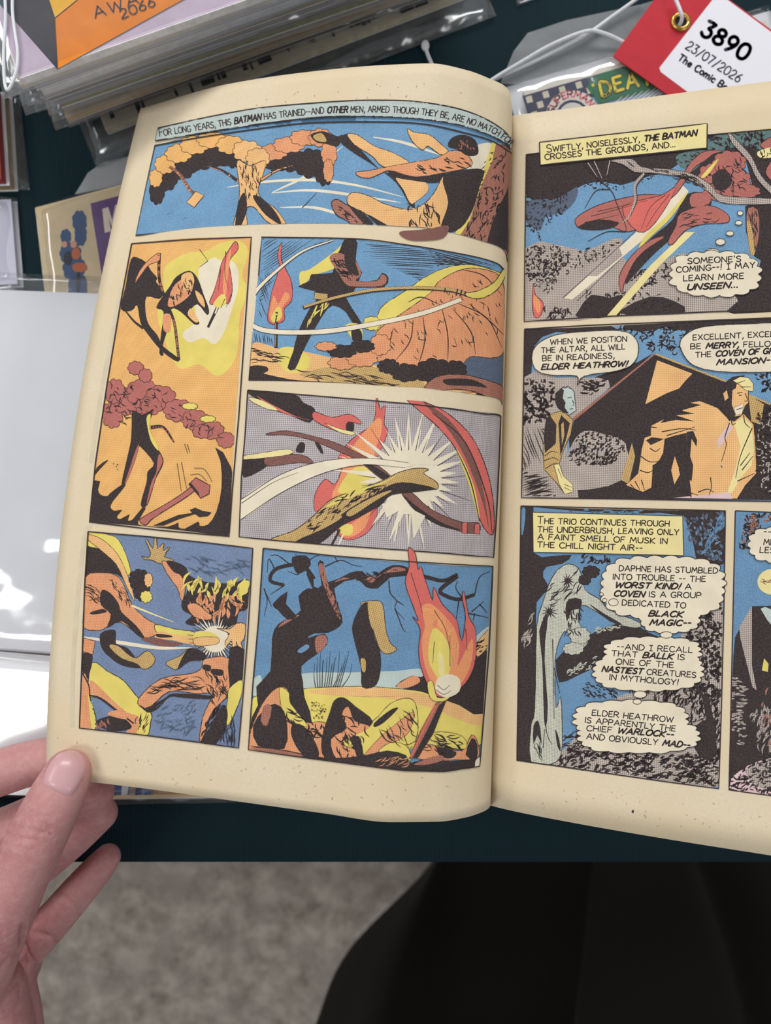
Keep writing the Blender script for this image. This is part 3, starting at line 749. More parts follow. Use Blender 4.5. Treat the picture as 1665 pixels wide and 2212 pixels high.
a.fill(YEL, [(240, 740), (340, 740), (420, 800), (400, 870), (300, 890), (230, 830)]); a.fill(TAN, [(380, 890), (700, 840), (1050, 920), (1100, 990), (700, 970), (420, 920)])
a.fill(K, [(55, 880), (160, 900), (300, 930), (420, 940), (760, 960), (1100, 1000), (1592, 1050), (1592, 1105), (1080, 1030), (700, 1000), (48, 942)], n=2)
a.fill(K, [(60, 850), (150, 850), (165, 880), (100, 905), (55, 910)]); a.scatter(K, [(70, 740), (260, 780), (280, 840), (80, 830)], 26, 26, .12, 2, .1); a.scatter(K, [(300, 870), (800, 900), (1050, 960), (500, 950)], 30, 40, .15, 2, .08)
flame(a, [(250, 95), (225, 170), (235, 250), (195, 380), (170, 500), (165, 570), (200, 595), (265, 570), (265, 500), (310, 450), (310, 340), (270, 250), (245, 190)], [(230, 470), (200, 420), (175, 540), (200, 585), (250, 560), (255, 490), (300, 430), (270, 400)], [(215, 500), (185, 560), (210, 585), (250, 545), (240, 490)])
a.line(K, [(218, 520), (215, 740)], 6, 7); a.line(BRN, [(214, 540), (211, 730)], 2.4, 2.4)
# dark old stump with a broken bough
a.fill(YEL, [(360, 280), (420, 260), (560, 160), (640, 90), (700, 75), (640, 200), (560, 260), (440, 300), (370, 370)], n=3)
a.fill(K, [(605, 140), (630, 80), (680, 70), (712, 100), (700, 200), (740, 280), (720, 330), (830, 325), (860, 280), (900, 310), (870, 370), (700, 372), (690, 420), (640, 430), (720, 560), (735, 600), (690, 600), (640, 520), (560, 480), (500, 540), (420, 680), (370, 780), (330, 870), (285, 860), (320, 760), (350, 640), (420, 500), (480, 420), (440, 390), (350, 365), (420, 330), (430, 290), (560, 280), (570, 200)], n=2)
a.fill(BRN, [(540, 190), (600, 160), (700, 210), (735, 290), (700, 330), (830, 330), (860, 290), (890, 315), (860, 360), (700, 365), (640, 350), (600, 290)], n=3); a.scatter(K, [(560, 200), (720, 240), (700, 340), (600, 290)], 34, 18, .5, 2.6, .3)
a.fill(K, [(640, 95), (700, 95), (695, 200), (720, 300), (640, 250)], n=3)
a.fill(K, [(620, 120), (690, 100), (690, 180), (640, 170)]); a.scatter(YEL, [(400, 570), (500, 440), (540, 470), (420, 640)], 10, 26, -1.0, 3, .2); a.fill(YEL, [(640, 600), (730, 600), (740, 700), (690, 700)]); a.fill(K, [(680, 600), (735, 640), (735, 700), (680, 690)]); a.fill(TAN, [(450, 400), (530, 410), (530, 450), (450, 440)], smooth=False, edge=K, ew=1.4)
# great orange hayrick
a.fill(YEL, [(960, 420), (1020, 380), (1120, 310), (1250, 250), (1390, 232), (1520, 260), (1595, 300), (1400, 300), (1200, 400), (1040, 520), (880, 600), (820, 640), (850, 500)], n=3, edge=K, ew=1.5)
a.fill(SKYD, [(1350, 820), (1450, 740), (1600, 700), (1590, 980), (1480, 940), (1350, 900)])
a.fill(ORD, [(830, 640), (920, 570), (1010, 510), (1160, 400), (1200, 340), (1320, 270), (1450, 255), (1590, 320), (1603, 560), (1600, 760), (1520, 800), (1400, 790), (1330, 850), (1200, 850), (1090, 910), (980, 850), (860, 850), (820, 740)], n=3, edge=K, ew=1.8)
a.lines(K, [[(1050, 570), (1030, 700), (940, 820)], [(1110, 550), (1120, 700), (1070, 880)], [(1220, 480), (1260, 660), (1260, 840)], [(1290, 500), (1400, 640), (1430, 780)], [(1330, 470), (1500, 560), (1590, 740)], [(1020, 460), (1100, 430), (1220, 480)], [(1340, 260), (1480, 300), (1590, 420)], [(1390, 470), (1520, 580), (1598, 660)], [(930, 620), (900, 720), (850, 800)]], 1.2, .8, belly=1.4)
a.scatter(K, [(860, 660), (1100, 480), (1400, 300), (1580, 380), (1590, 740), (1100, 860), (880, 820)], 70, 16, 1.1, 1.6, .5)
leafy(a, K, [(1180, 880, 110, 70), (1010, 890, 90, 50), (900, 850, 60, 40), (1300, 870, 70, 50)], 51)
a.fill(BRN, [(1180, 920), (1330, 900), (1480, 930), (1592, 980), (1585, 1080), (1440, 1010), (1300, 990), (1120, 1000)], n=3, edge=K, ew=1.8); a.fill(K, [(1240, 930), (1400, 930), (1500, 980), (1400, 970), (1260, 965)])
leafy(a, ORD, [(620, 830, 80, 40), (740, 800, 90, 50), (850, 720, 60, 60)], 52); leafy(a, K, [(620, 760, 80, 36), (740, 730, 70, 36)], 53); leafy(a, ORD, [(520, 730, 60, 26)], 54); leafy(a, YEL, [(800, 590, 50, 40)], 55)
# sweeping arc and scythe
a.line(K, [(560, 85), (380, 150), (220, 270), (90, 400), (45, 520), (70, 600), (200, 640), (500, 640), (800, 595), (1100, 530), (1340, 445)], 4, 10.5, belly=4, step=True)
a.line(WHT, [(560, 85), (380, 150), (220, 270), (90, 400), (45, 520), (70, 600), (200, 640), (500, 640), (800, 595), (1100, 530), (1340, 445)], 2, 8.5, belly=4, step=True)
a.line(K, [(380, 495), (560, 440), (800, 390), (1050, 375), (1260, 385), (1370, 410)], 8, 9.5, step=True); a.line(TAN, [(385, 490), (560, 437), (800, 387), (1050, 372), (1260, 382), (1360, 405)], 5, 6.5, step=True)
a.fill(YEL, [(1360, 410), (1450, 390), (1550, 330), (1615, 220), (1600, 320), (1540, 400), (1440, 440)], edge=K, ew=1.8, n=3); a.lines(K, [[(1245, 375), (1240, 400)], [(1320, 380), (1310, 420)], [(1345, 385), (1335, 425)]], 3, 3)
a.line(K, top, 2.6, clip=False, step=True); a.line(K, bot, 2.6); a.line(K, [bot[-1], (70, 640)], 2.4); a.line(K, [(125, 65), (110, 300)], 2.4)
o = a.build('panel', left_page); panel_label(o, 'panel with a torch, a scythe and a white sweeping arc over an orange dome')

# ---- left page, lilac panel: burst of light, flames, red scythe blade
a = Art(LP, topx(FF, [(98, 36), (1612, 195), (1568, 1040), (46, 915)]), 6).frame(*FF)
brd = [(98, 36), (400, 62), (800, 95), (1030, 115), (1340, 150), (1612, 195), (1600, 500), (1585, 800), (1568, 1040), (1300, 1015), (900, 985), (600, 965), (300, 940), (46, 915), (60, 560), (82, 300)]
a.fill(LIL, brd, smooth=False)
# flame behind
flame(a, [(868, 65), (890, 150), (920, 130), (915, 240), (935, 290), (870, 440), (820, 480), (700, 700), (640, 740), (560, 740), (500, 760), (500, 660), (560, 570), (620, 600), (660, 500), (640, 440), (720, 330), (850, 230)], [(880, 200), (760, 330), (700, 420), (650, 560), (600, 680), (680, 700), (840, 560), (860, 400), (900, 280)], [(740, 500), (680, 560), (640, 650), (760, 640), (860, 560), (820, 500)])
flame(a, [(870, 700), (860, 820), (800, 900), (700, 935), (640, 900), (650, 840), (760, 800)], [(840, 720), (800, 860), (700, 920), (660, 880), (770, 800)], [(650, 850), (720, 840), (720, 900), (660, 900)])
a.line(K, [(650, 870), (600, 965)], 5, 5); a.line(WHT, [(670, 900), (640, 965)], 4, 3)
burst(a, WHT, 1060, 560, 190, 420, 30, 4, squash=.95)
r2 = random.Random(8)
a.lines(K, [[(1060 + math.cos(t) * 200, 580 + math.sin(t) * 185), (1060 + math.cos(t) * q, 580 + math.sin(t) * q)] for t, q in [(i * .21 + .1, r2.uniform(270, 400)) for i in range(30)]], 1.8, .5)
# handle, blade
a.fill(MAR, [(215, 295), (330, 280), (480, 310), (620, 350), (800, 435), (960, 555), (900, 570), (760, 460), (600, 385), (460, 330), (330, 305), (220, 305)], edge=K, ew=1.4, n=3)
a.fill(MAR, [(1020, 660), (1080, 650), (1180, 740), (1300, 800), (1400, 830), (1480, 830), (1480, 890), (1380, 885), (1260, 840), (1120, 760)], edge=K, ew=1.4, n=3)
a.fill(K, [(1030, 665), (1120, 740), (1260, 830), (1380, 875), (1250, 850), (1100, 760)]); a.fill(K, [(760, 440), (960, 560), (900, 565)])
a.fill(RED, [(1030, 72), (1150, 105), (1300, 180), (1440, 320), (1530, 520), (1568, 720), (1565, 900), (1490, 820), (1430, 580), (1350, 400), (1240, 260)], edge=K, ew=2.0, n=4)
a.fill(MAR, [(1150, 110), (1300, 210), (1430, 400), (1500, 600), (1540, 860), (1500, 700), (1400, 440), (1280, 250)]); a.fill(YEL, [(1340, 380), (1400, 480), (1460, 640), (1485, 820), (1420, 600)])
a.lines(K, [[(1200, 170), (1400, 350), (1530, 680), (1560, 890)], [(1340, 380), (1430, 580), (1485, 820)]], 1.5, 1.5, belly=1)
a.fill(RED, [(1380, 830), (1410, 825), (1410, 895), (1380, 890)], smooth=False, edge=K, ew=1.6); a.fill(RED, [(1455, 840), (1485, 835), (1485, 900), (1455, 895)], smooth=False, edge=K, ew=1.6)
# sleeves as dark drapery
a.fill(K, [(100, 36), (370, 60), (430, 110), (500, 150), (470, 230), (360, 190), (240, 150), (150, 90)], n=3); a.fill(RED, [(150, 70), (240, 120), (380, 190), (470, 215), (400, 200), (270, 155)], n=3); a.fill(YELO, [(105, 80), (190, 100), (280, 155), (220, 150), (130, 110)], edge=K, ew=1)
a.fill(RED, [(495, 165), (600, 200), (700, 180), (760, 210), (775, 240), (700, 225), (690, 270), (640, 285), (500, 220)], n=3, edge=K, ew=1.5); a.fill(YELO, [(560, 235), (640, 265), (735, 290), (720, 305), (640, 285)], edge=K, ew=1)
a.fill(K, [(690, 235), (730, 230), (730, 280), (690, 275)])
a.fill(K, [(75, 450), (210, 440), (215, 490), (75, 560)], n=3); a.fill(MAR, [(210, 430), (330, 420), (440, 430), (490, 475), (400, 470), (215, 490)], n=3, edge=K, ew=1.3); a.fill(YELO, [(75, 430), (200, 410), (330, 390), (370, 410), (300, 430), (78, 452)], n=3, edge=K, ew=1); a.fill(K, [(385, 400), (410, 350), (440, 360), (430, 410)]); a.fill(K, [(500, 350), (530, 360), (550, 410), (535, 412)])
# white swoosh
a.fill(WHT, [(60, 690), (300, 540), (560, 460), (820, 445), (1080, 480), (1000, 500), (800, 480), (560, 530), (300, 650), (60, 810)], n=4); a.lines(K, [[(60, 690), (300, 540), (560, 460), (820, 445), (1060, 470)], [(60, 810), (300, 650), (560, 530), (800, 485), (1040, 500)], [(60, 715), (250, 590), (400, 530)]], 1.6, .8)
# gnarled bough in place of the striking arm
a.fill(TAN, [(235, 935), (370, 880), (480, 800), (600, 690), (740, 640), (900, 580), (1000, 530), (1100, 505), (1180, 510), (1150, 535), (1230, 590), (1225, 630), (1120, 620), (980, 650), (900, 700), (760, 780), (640, 860), (560, 930), (480, 960)], n=4, edge=K, ew=1.8)
a.fill(K, [(960, 600), (1060, 590), (1220, 625), (1120, 645), (960, 665), (900, 720), (780, 790), (660, 850), (520, 955), (380, 945), (560, 860), (700, 750), (860, 660)], n=3); a.fill(YEL, [(560, 740), (700, 650), (900, 590), (1000, 540), (900, 600), (720, 680)]); a.fill(TAN, [(700, 760), (880, 660), (960, 640), (860, 700), (720, 790)]); a.fill(TAN, [(420, 890), (600, 790), (660, 800), (520, 880)])
a.scatter(K, [(420, 860), (620, 690), (900, 600), (940, 620), (700, 740), (500, 880)], 60, 20, -.6, 2.4, .3)
a.fill(WHT, [(900, 720), (1010, 680), (1100, 760), (1160, 790), (1090, 930), (1075, 780), (1030, 780), (940, 950), (1000, 760), (930, 800)], smooth=False)
a.line(K, brd + [brd[0]], 2.6, smooth=False, clip=False, step=True)
o = a.build('panel', left_page); panel_label(o, 'lilac panel with a white burst, flames and a red scythe blade')

# ---- left page, lower left panel: orange boughs tangled on dusk blue
a = Art(LP, topx(FG, [(130, 36), (1608, 185), (1480, 1980), (52, 1800)]), 7).frame(*FG)
brd = [(130, 36), (600, 75), (1100, 125), (1608, 185), (1590, 500), (1560, 1000), (1520, 1500), (1480, 1980), (1100, 1925), (600, 1860), (52, 1800), (75, 1200), (100, 500)]
a.fill(SKY2, brd, smooth=False)
a.fill(K, [(115, 165), (230, 190), (360, 300), (450, 430), (530, 650), (430, 450), (300, 410), (105, 440)], n=3)
a.fill(YEL, [(130, 40), (300, 60), (400, 110), (470, 250), (510, 390), (470, 420), (380, 280), (240, 190), (120, 160)], n=3, edge=K, ew=1.5); a.fill(ORL, [(130, 60), (260, 110), (400, 250), (500, 480), (545, 660), (470, 520), (380, 330), (240, 200), (128, 110)], n=3, edge=K, ew=1.3)
a.fill(ORD, [(105, 440), (250, 405), (380, 430), (450, 520), (520, 690), (640, 810), (750, 880), (740, 960), (640, 990), (560, 950), (420, 850), (300, 890), (240, 920), (90, 900), (88, 700)], n=3, edge=K, ew=1.8)
a.fill(K, [(250, 560), (330, 590), (400, 680), (430, 760), (560, 880), (640, 1000), (560, 960), (430, 840), (300, 900), (330, 780), (240, 690)], n=3); a.fill(K, [(150, 760), (260, 730), (290, 760), (170, 780)]); a.scatter(K, [(110, 500), (240, 540), (250, 680), (110, 660)], 26, 26, .5, 1.3, .3); a.scatter(K, [(330, 470), (480, 560), (500, 700), (400, 640)], 30, 14, .9, 1.2, .4)
leafy(a, K, [(590, 470, 90, 90), (610, 570, 70, 80)], 61); leafy(a, YEL, [(650, 620, 50, 50)], 62); leafy(a, ORL, [(670, 470, 36, 60)], 63)
a.fill(YEL, [(730, 870), (900, 910), (1080, 930), (1200, 930), (1290, 970), (1300, 1030), (1200, 1050), (1040, 1040), (900, 1000), (760, 960)], n=3, edge=K, ew=1.7); a.fill(ORL, [(760, 930), (960, 970), (1290, 990), (1290, 1040), (1060, 1050), (880, 1010), (740, 1000)], n=3); a.fill(K, [(740, 955), (860, 965), (880, 985), (760, 985)]); a.fill(MAR, [(600, 1000), (740, 990), (870, 1020), (980, 1040), (900, 1065), (760, 1060)], n=3)
a.line(WHT, [(90, 985), (400, 1030), (760, 1080), (1060, 1080)], 4, 2, belly=5, step=True); a.line(YELO, [(520, 700), (720, 780), (900, 850)], 5, 1, step=True)
a.fill(K, [(240, 950), (370, 920), (380, 1040), (480, 1080), (560, 1180), (600, 1260), (440, 1240), (330, 1170), (250, 1080)], n=3); a.fill(TAN, [(320, 1050), (400, 1060), (480, 1130), (560, 1170), (660, 1105), (730, 1180), (690, 1250), (620, 1270), (560, 1220), (440, 1180), (340, 1100)], n=3, edge=K, ew=1.8); a.fill(ORD, [(90, 990), (190, 1020), (170, 1140), (80, 1110)], smooth=False, edge=K, ew=1.5)
a.fill(K, [(80, 1130), (165, 1140), (160, 1230), (140, 1360), (80, 1300)], n=2)
a.fill(YEL, [(165, 1215), (300, 1290), (440, 1370), (560, 1510), (690, 1660), (690, 1740), (660, 1870), (560, 1850), (520, 1760), (380, 1640), (240, 1530), (135, 1500)], n=3, edge=K, ew=1.8); a.fill(ORD, [(150, 1370), (230, 1430), (360, 1560), (480, 1660), (580, 1700), (560, 1850), (470, 1845), (500, 1760), (380, 1640), (240, 1530), (135, 1500)], n=3)
a.fill(ORD, [(80, 1310), (130, 1400), (150, 1560), (190, 1700), (190, 1810), (55, 1795)], n=2); a.fill(YEL, [(130, 1500), (190, 1680), (200, 1810), (160, 1800)]); a.line(K, [(80, 1310), (135, 1420), (150, 1560), (195, 1700), (195, 1812)], 3, 2); a.line(K, [(135, 1505), (240, 1535), (380, 1640), (540, 1760)], 3, 3, belly=2)
a.scatter(K, [(560, 1700), (680, 1690), (650, 1840), (570, 1830)], 14, 18, 1.9, 1.6, .2)
a.fill(K, [(200, 1740), (330, 1690), (420, 1690), (520, 1780), (470, 1820), (300, 1820)], n=3); a.fill(ORD, [(300, 1670), (400, 1640), (480, 1720), (360, 1700)]); a.scatter(BRN, [(220, 1740), (320, 1740), (300, 1810), (220, 1800)], 8, 16, 1.2, 3, .4)
# the right hand tangle
a.fill(TAN, [(610, 255), (670, 270), (690, 220), (645, 120), (665, 115), (710, 190), (725, 90), (745, 90), (750, 190), (795, 145), (810, 155), (800, 210), (850, 175), (855, 190), (810, 260), (900, 290), (800, 330), (700, 290), (640, 285)], n=2, edge=K, ew=1.6)
a.fill(ORD, [(790, 300), (900, 340), (980, 440), (1000, 560), (970, 660), (930, 540), (850, 430)], n=3, edge=K, ew=1.4)
a.fill(K, [(830, 300), (920, 310), (1010, 360), (1040, 430), (1200, 490), (1420, 500), (1570, 470), (1560, 720), (1480, 760), (1440, 900), (1250, 850), (1080, 880), (1000, 850), (1060, 790), (980, 740), (970, 660), (1020, 560), (960, 430), (900, 400)], n=3)
a.scatter(YEL, [(1000, 440), (1230, 500), (1560, 480), (1560, 640), (1300, 620), (1000, 560)], 34, 30, 1.9, 6, .35); a.scatter(ORD, [(1060, 640), (1500, 600), (1500, 760), (1260, 820), (1080, 780)], 40, 26, 1.6, 6, .4); a.fill(YEL, [(1500, 490), (1575, 480), (1560, 560), (1490, 620)])
a.fill(ORD, [(1020, 700), (1100, 680), (1200, 760), (1250, 800), (1200, 830), (1080, 800)], n=3, edge=K, ew=1.4)
burst(a, WHT, 1270, 1000, 110, 230, 34, 6); a.lines(K, [[(1270 + math.cos(t) * 120, 1000 + math.sin(t) * 120), (1270 + math.cos(t) * q, 1000 + math.sin(t) * q)] for t, q in [(i * .157, r2.uniform(190, 260)) for i in range(40)]], 2.2, .6)
a.fill(YEL, [(1090, 940), (1200, 930), (1290, 970), (1290, 1030), (1190, 1050), (1080, 1040)], n=3); a.fill(ORL, [(1090, 990), (1290, 985), (1285, 1045), (1100, 1060)], n=3, edge=K, ew=1.2)
a.fill(ORL, [(1285, 905), (1400, 910), (1460, 860), (1540, 870), (1530, 1000), (1500, 1030), (1525, 1120), (1490, 1110), (1460, 1020), (1450, 1100), (1425, 1090), (1420, 1000), (1370, 1070), (1360, 1020), (1400, 950)], n=2, edge=K, ew=1.6)
a.fill(ORD, [(1180, 1180), (1400, 1180), (1390, 1480), (1290, 1600), (1220, 1700), (1180, 1840), (1130, 1920), (1160, 1700), (1240, 1500), (1100, 1490), (860, 1470), (700, 1600), (620, 1620), (580, 1540), (780, 1360), (1060, 1310), (1150, 1260)], n=3, edge=K, ew=1.7)
a.fill(K, [(570, 1560), (640, 1620), (820, 1530), (900, 1490), (1240, 1510), (1220, 1540), (1000, 1530), (860, 1520), (760, 1620), (660, 1660)], n=3); a.fill(K, [(1400, 1080), (1540, 1100), (1530, 1300), (1500, 1380), (1400, 1420)], n=2)
a.fill(YEL, [(1400, 1440), (1510, 1370), (1500, 1520), (1400, 1760), (1360, 1740), (1380, 1560)], n=3, edge=K, ew=1.4); a.fill(K, [(1340, 1590), (1380, 1640), (1370, 1760), (1270, 1950), (1140, 1925), (1220, 1800), (1290, 1680)], n=3); a.fill(K, [(1170, 1230), (1230, 1240), (1220, 1290), (1160, 1270)]); a.fill(K, [(1240, 1270), (1340, 1280), (1330, 1330), (1240, 1310)])
a.fill(TAN, [(830, 1210), (960, 1150), (1020, 1090), (940, 1260), (880, 1260)], n=3, edge=K, ew=1.2); a.fill(K, [(960, 1200), (1040, 1080), (1180, 1130), (1160, 1190), (1040, 1200), (940, 1270)], n=3)
a.scatter(K, [(1180, 1240), (1380, 1340), (1360, 1560), (1240, 1560)], 40, 22, 1.2, 1.8, .4); a.scatter(K, [(640, 1480), (900, 1360), (1150, 1360), (1100, 1480), (860, 1460)], 34, 34, .1, 2, .25); a.scatter(K, [(1140, 1880), (1260, 1620), (1300, 1620), (1190, 1840)], 16, 26, -1.1, 3, .2)
a.scatter(SKYD, [(760, 1600), (1100, 1560), (1080, 1860), (720, 1800)], 40, 20, -.5, 1.4, .5); a.scatter(SKYD, [(960, 260), (1560, 300), (1500, 450), (1100, 420)], 34, 26, .3, 1.4, .3); a.scatter(K, [(1300, 1780), (1480, 1700), (1440, 1940), (1280, 1920)], 26, 30, 1.6, 1.5, .15)
a.line(K, brd + [brd[0]], 2.6, smooth=False, clip=False, step=True)
o = a.build('panel', left_page); panel_label(o, 'lower left panel of tangled orange boughs and a white burst on dusk blue')

# ---- left page, lower right panel: dead tree, standing stone, big torch
a = Art(LP, topx(FH, [(145, 43), (1615, 160), (1530, 1444), (50, 1335)]), 8).frame(*FH)
brd = [(145, 43), (600, 92), (1100, 130), (1615, 160), (1590, 700), (1550, 1200), (1530, 1440), (1300, 1475), (1050, 1470), (700, 1425), (400, 1385), (50, 1335), (80, 900), (115, 500)]
a.fill(SKY3, brd, smooth=False)
a.fill(PALE, [(390, 850), (700, 840), (1000, 830), (1160, 820), (1150, 930), (900, 945), (400, 950)]); a.fill(PALE, [(70, 900), (130, 860), (130, 1000), (75, 980)]); a.fill(PALE, [(1500, 620), (1600, 540), (1590, 640), (1500, 680)])
a.fill(YEL, [(410, 945), (700, 930), (900, 935), (1200, 970), (1400, 1050), (1560, 1110), (1545, 1300), (1300, 1330), (700, 1300), (60, 1260), (80, 1000)], n=3, edge=K, ew=1.6); a.fill(ORL, [(430, 960), (700, 935), (1000, 950), (1250, 1000), (1550, 1110), (1500, 1180), (1200, 1060), (900, 1000), (600, 990)], n=3)
a.fill(K, [(990, 930), (1100, 860), (1160, 870), (1240, 800), (1400, 760), (1590, 700), (1560, 1105), (1400, 1050), (1150, 960)], n=2); a.fill(ORL, [(1510, 660), (1600, 560), (1592, 660), (1520, 740)], edge=K, ew=1.3); a.fill(ORD, [(1000, 925), (1110, 860), (1150, 900), (1060, 940)]); a.scatter(K, [(1510, 660), (1590, 580), (1590, 660), (1520, 720)], 10, 14, -.7, 3, .3)
# dead tree
a.fill(K, [(60, 1200), (110, 1050), (100, 930), (190, 830), (200, 620), (240, 530), (330, 480), (385, 440), (370, 350), (430, 300), (460, 300), (420, 205), (465, 210), (470, 290), (520, 280), (495, 140), (530, 130), (560, 260), (700, 200), (780, 190), (840, 240), (900, 190), (980, 150), (1070, 165), (1060, 220), (960, 230), (880, 300), (800, 290), (740, 240), (600, 300), (650, 480), (640, 540), (560, 585), (470, 590), (430, 620), (540, 590), (555, 660), (480, 730), (390, 800), (400, 900), (410, 1000), (460, 1180), (300, 1250)], n=2)
a.fill(SKY3, [(365, 700), (420, 660), (440, 680), (390, 715)]); a.fill(BRN, [(500, 160), (530, 150), (560, 270), (620, 400), (640, 500), (600, 440), (540, 300)]); a.fill(BRN, [(480, 620), (540, 600), (552, 655), (490, 715)]); a.fill(BRN, [(600, 260), (700, 215), (780, 205), (840, 250), (980, 165), (1060, 185), (900, 210), (840, 265), (760, 225)], n=3); a.fill(BRN, [(240, 550), (300, 495), (380, 470), (300, 520)])
a.scatter(K, [(520, 180), (640, 420), (640, 520), (560, 360)], 18, 14, 1.2, 2, .4); a.scatter(K, [(600, 250), (800, 210), (1040, 170), (860, 250)], 24, 14, 0, 2, .5)
a.fill(K, [(205, 400), (300, 320), (290, 400), (360, 480), (300, 500), (240, 440)], n=2)
a.lines(K, [[(470, 240), (400, 150), (320, 150), (220, 180), (190, 250), (280, 280)], [(1060, 200), (1200, 230), (1300, 250), (1390, 210)], [(1390, 220), (1280, 310), (1320, 350), (1400, 370), (1500, 340)]], 9, 7)
a.lines(K, [[(220, 180), (180, 110), (170, 200)], [(320, 150), (240, 90), (190, 90)], [(360, 150), (370, 210), (300, 190)], [(400, 150), (470, 100), (520, 80)], [(400, 150), (350, 80)], [(540, 160), (640, 120), (720, 150), (780, 160)], [(620, 130), (600, 90)], [(150, 300), (170, 380), (150, 480)], [(165, 340), (200, 420)], [(280, 280), (190, 340)], [(1400, 370), (1390, 440), (1380, 510)], [(1500, 340), (1530, 230), (1600, 190)], [(1480, 450), (1560, 380)], [(1460, 460), (1590, 490)], [(1500, 460), (1490, 510)], [(1530, 400), (1580, 460)], [(950, 250), (960, 330), (1000, 380), (990, 430), (1050, 500)], [(990, 430), (1040, 560), (1060, 580)], [(1000, 380), (1050, 410)], [(1420, 360), (1380, 300), (1390, 250)]], 2.6, .8)
a.fill(K, [(330, 100), (420, 90), (450, 150), (370, 210), (340, 160)], n=2)
# standing stone with a lit side
a.fill(TAN, [(770, 400), (840, 380), (910, 400), (930, 560), (960, 650), (1000, 690), (950, 720), (900, 700), (860, 600), (820, 480)], n=3, edge=K, ew=1.5)
a.fill(K, [(760, 430), (800, 390), (850, 420), (855, 600), (890, 680), (900, 800), (870, 920), (780, 935), (770, 800), (720, 600), (720, 520)], n=3); a.fill(TAN, [(815, 400), (845, 395), (855, 560), (830, 520)]); a.fill(TAN, [(770, 755), (800, 760), (800, 830), (780, 830)])
a.lines(K, [[(480 + i * 14, 935), (505 + i * 14 + (i - 7) * 5, 860 - (i % 4) * 30), (530 + i * 12 + (i - 7) * 8, 780 - (i % 3) * 40)] for i in range(13)], 1.8, .5)
# reclining rocks and drapery in the foreground
a.fill(ORD, [(60, 1230), (140, 1040), (230, 940), (300, 950), (330, 1060), (400, 1160), (540, 1160), (560, 1280), (720, 1330), (740, 1420), (400, 1385), (50, 1335)], n=3, edge=K, ew=1.5); a.fill(YEL, [(250, 940), (310, 970), (320, 1040), (430, 1180), (340, 1160), (270, 1090)], n=3, edge=K, ew=1.3)
a.fill(K, [(80, 1180), (150, 1080), (220, 1040), (280, 1090), (300, 1200), (280, 1330), (110, 1310)], n=2); a.fill(K, [(330, 1180), (400, 1180), (480, 1290), (500, 1380), (400, 1370), (330, 1260)], n=3); a.fill(BRN, [(150, 1050), (200, 1060), (170, 1180), (130, 1150)], n=2)
a.fill(YEL, [(700, 1180), (850, 1150), (960, 1040), (1080, 1005), (1130, 1080), (1120, 1280), (980, 1310), (860, 1400), (720, 1300)], n=3, edge=K, ew=1.6); a.fill(K, [(520, 1260), (570, 1100), (600, 1020), (660, 1000), (740, 1060), (850, 1160), (720, 1250), (640, 1240), (700, 1400), (540, 1390)], n=3)
a.fill(ORD, [(650, 1110), (690, 1060), (730, 1150), (830, 1190), (720, 1250), (640, 1300), (740, 1340), (730, 1410), (620, 1400), (580, 1270), (680, 1200)], n=3); a.fill(ORD, [(790, 1380), (900, 1250), (1060, 1120), (1110, 1100), (1080, 1220), (1000, 1280), (900, 1340)], n=3, edge=K, ew=1.2); a.fill(K, [(860, 1160), (960, 1080), (1010, 1070), (920, 1160), (860, 1190)], n=3); a.fill(K, [(700, 1260), (760, 1250), (790, 1380), (760, 1420), (730, 1330)], n=2)
a.fill(YEL, [(880, 1360), (960, 1290), (1060, 1310), (1090, 1400), (1000, 1430)], n=3, edge=K, ew=1.4); a.fill(ORD, [(1130, 1330), (1200, 1300), (1280, 1320), (1420, 1340), (1480, 1240), (1520, 1300), (1510, 1390), (1300, 1400), (1130, 1390)], n=3, edge=K, ew=1.5); a.fill(YEL, [(1200, 1250), (1280, 1220), (1420, 1250), (1440, 1330), (1300, 1310)], n=3, edge=K, ew=1.3)
a.fill(K, [(1480, 1260), (1515, 1300), (1510, 1400), (1440, 1370)], n=2); a.fill(K, [(1260, 1320), (1380, 1350), (1350, 1390), (1280, 1380)], n=3); a.fill(K, [(55, 1310), (300, 1340), (560, 1390), (800, 1370), (940, 1340), (1060, 1370), (1090, 1420), (1200, 1390), (1350, 1410), (1500, 1400), (1520, 1440), (1300, 1475), (1050, 1470), (700, 1425), (400, 1385)], n=2); a.fill(BRN, [(60, 1325), (200, 1330), (400, 1370), (300, 1375)]); a.fill(BRN, [(1110, 1430), (1200, 1390), (1280, 1370), (1300, 1400), (1200, 1430)], n=3)
a.scatter(K, [(300, 1060), (430, 1160), (560, 1170), (540, 1300), (300, 1200)], 30, 24, 1.0, 3, .5); a.scatter(K, [(1180, 1230), (1430, 1250), (1430, 1380), (1180, 1370)], 34, 26, .5, 2.4, .4); a.scatter(K, [(640, 1100), (830, 1180), (740, 1400), (620, 1390)], 34, 22, 1.1, 2.6, .5); a.scatter(K, [(900, 1230), (1110, 1080), (1120, 1250), (960, 1310)], 22, 30, 1.0, 2, .3); a.scatter(K, [(450, 1020), (550, 1050), (540, 1140), (460, 1130)], 40, 5, .4, 1.3, 1)
a.scatter(ORD, [(880, 1400), (1060, 1380), (1080, 1440), (900, 1430)], 14, 22, -.5, 1.6, .2)
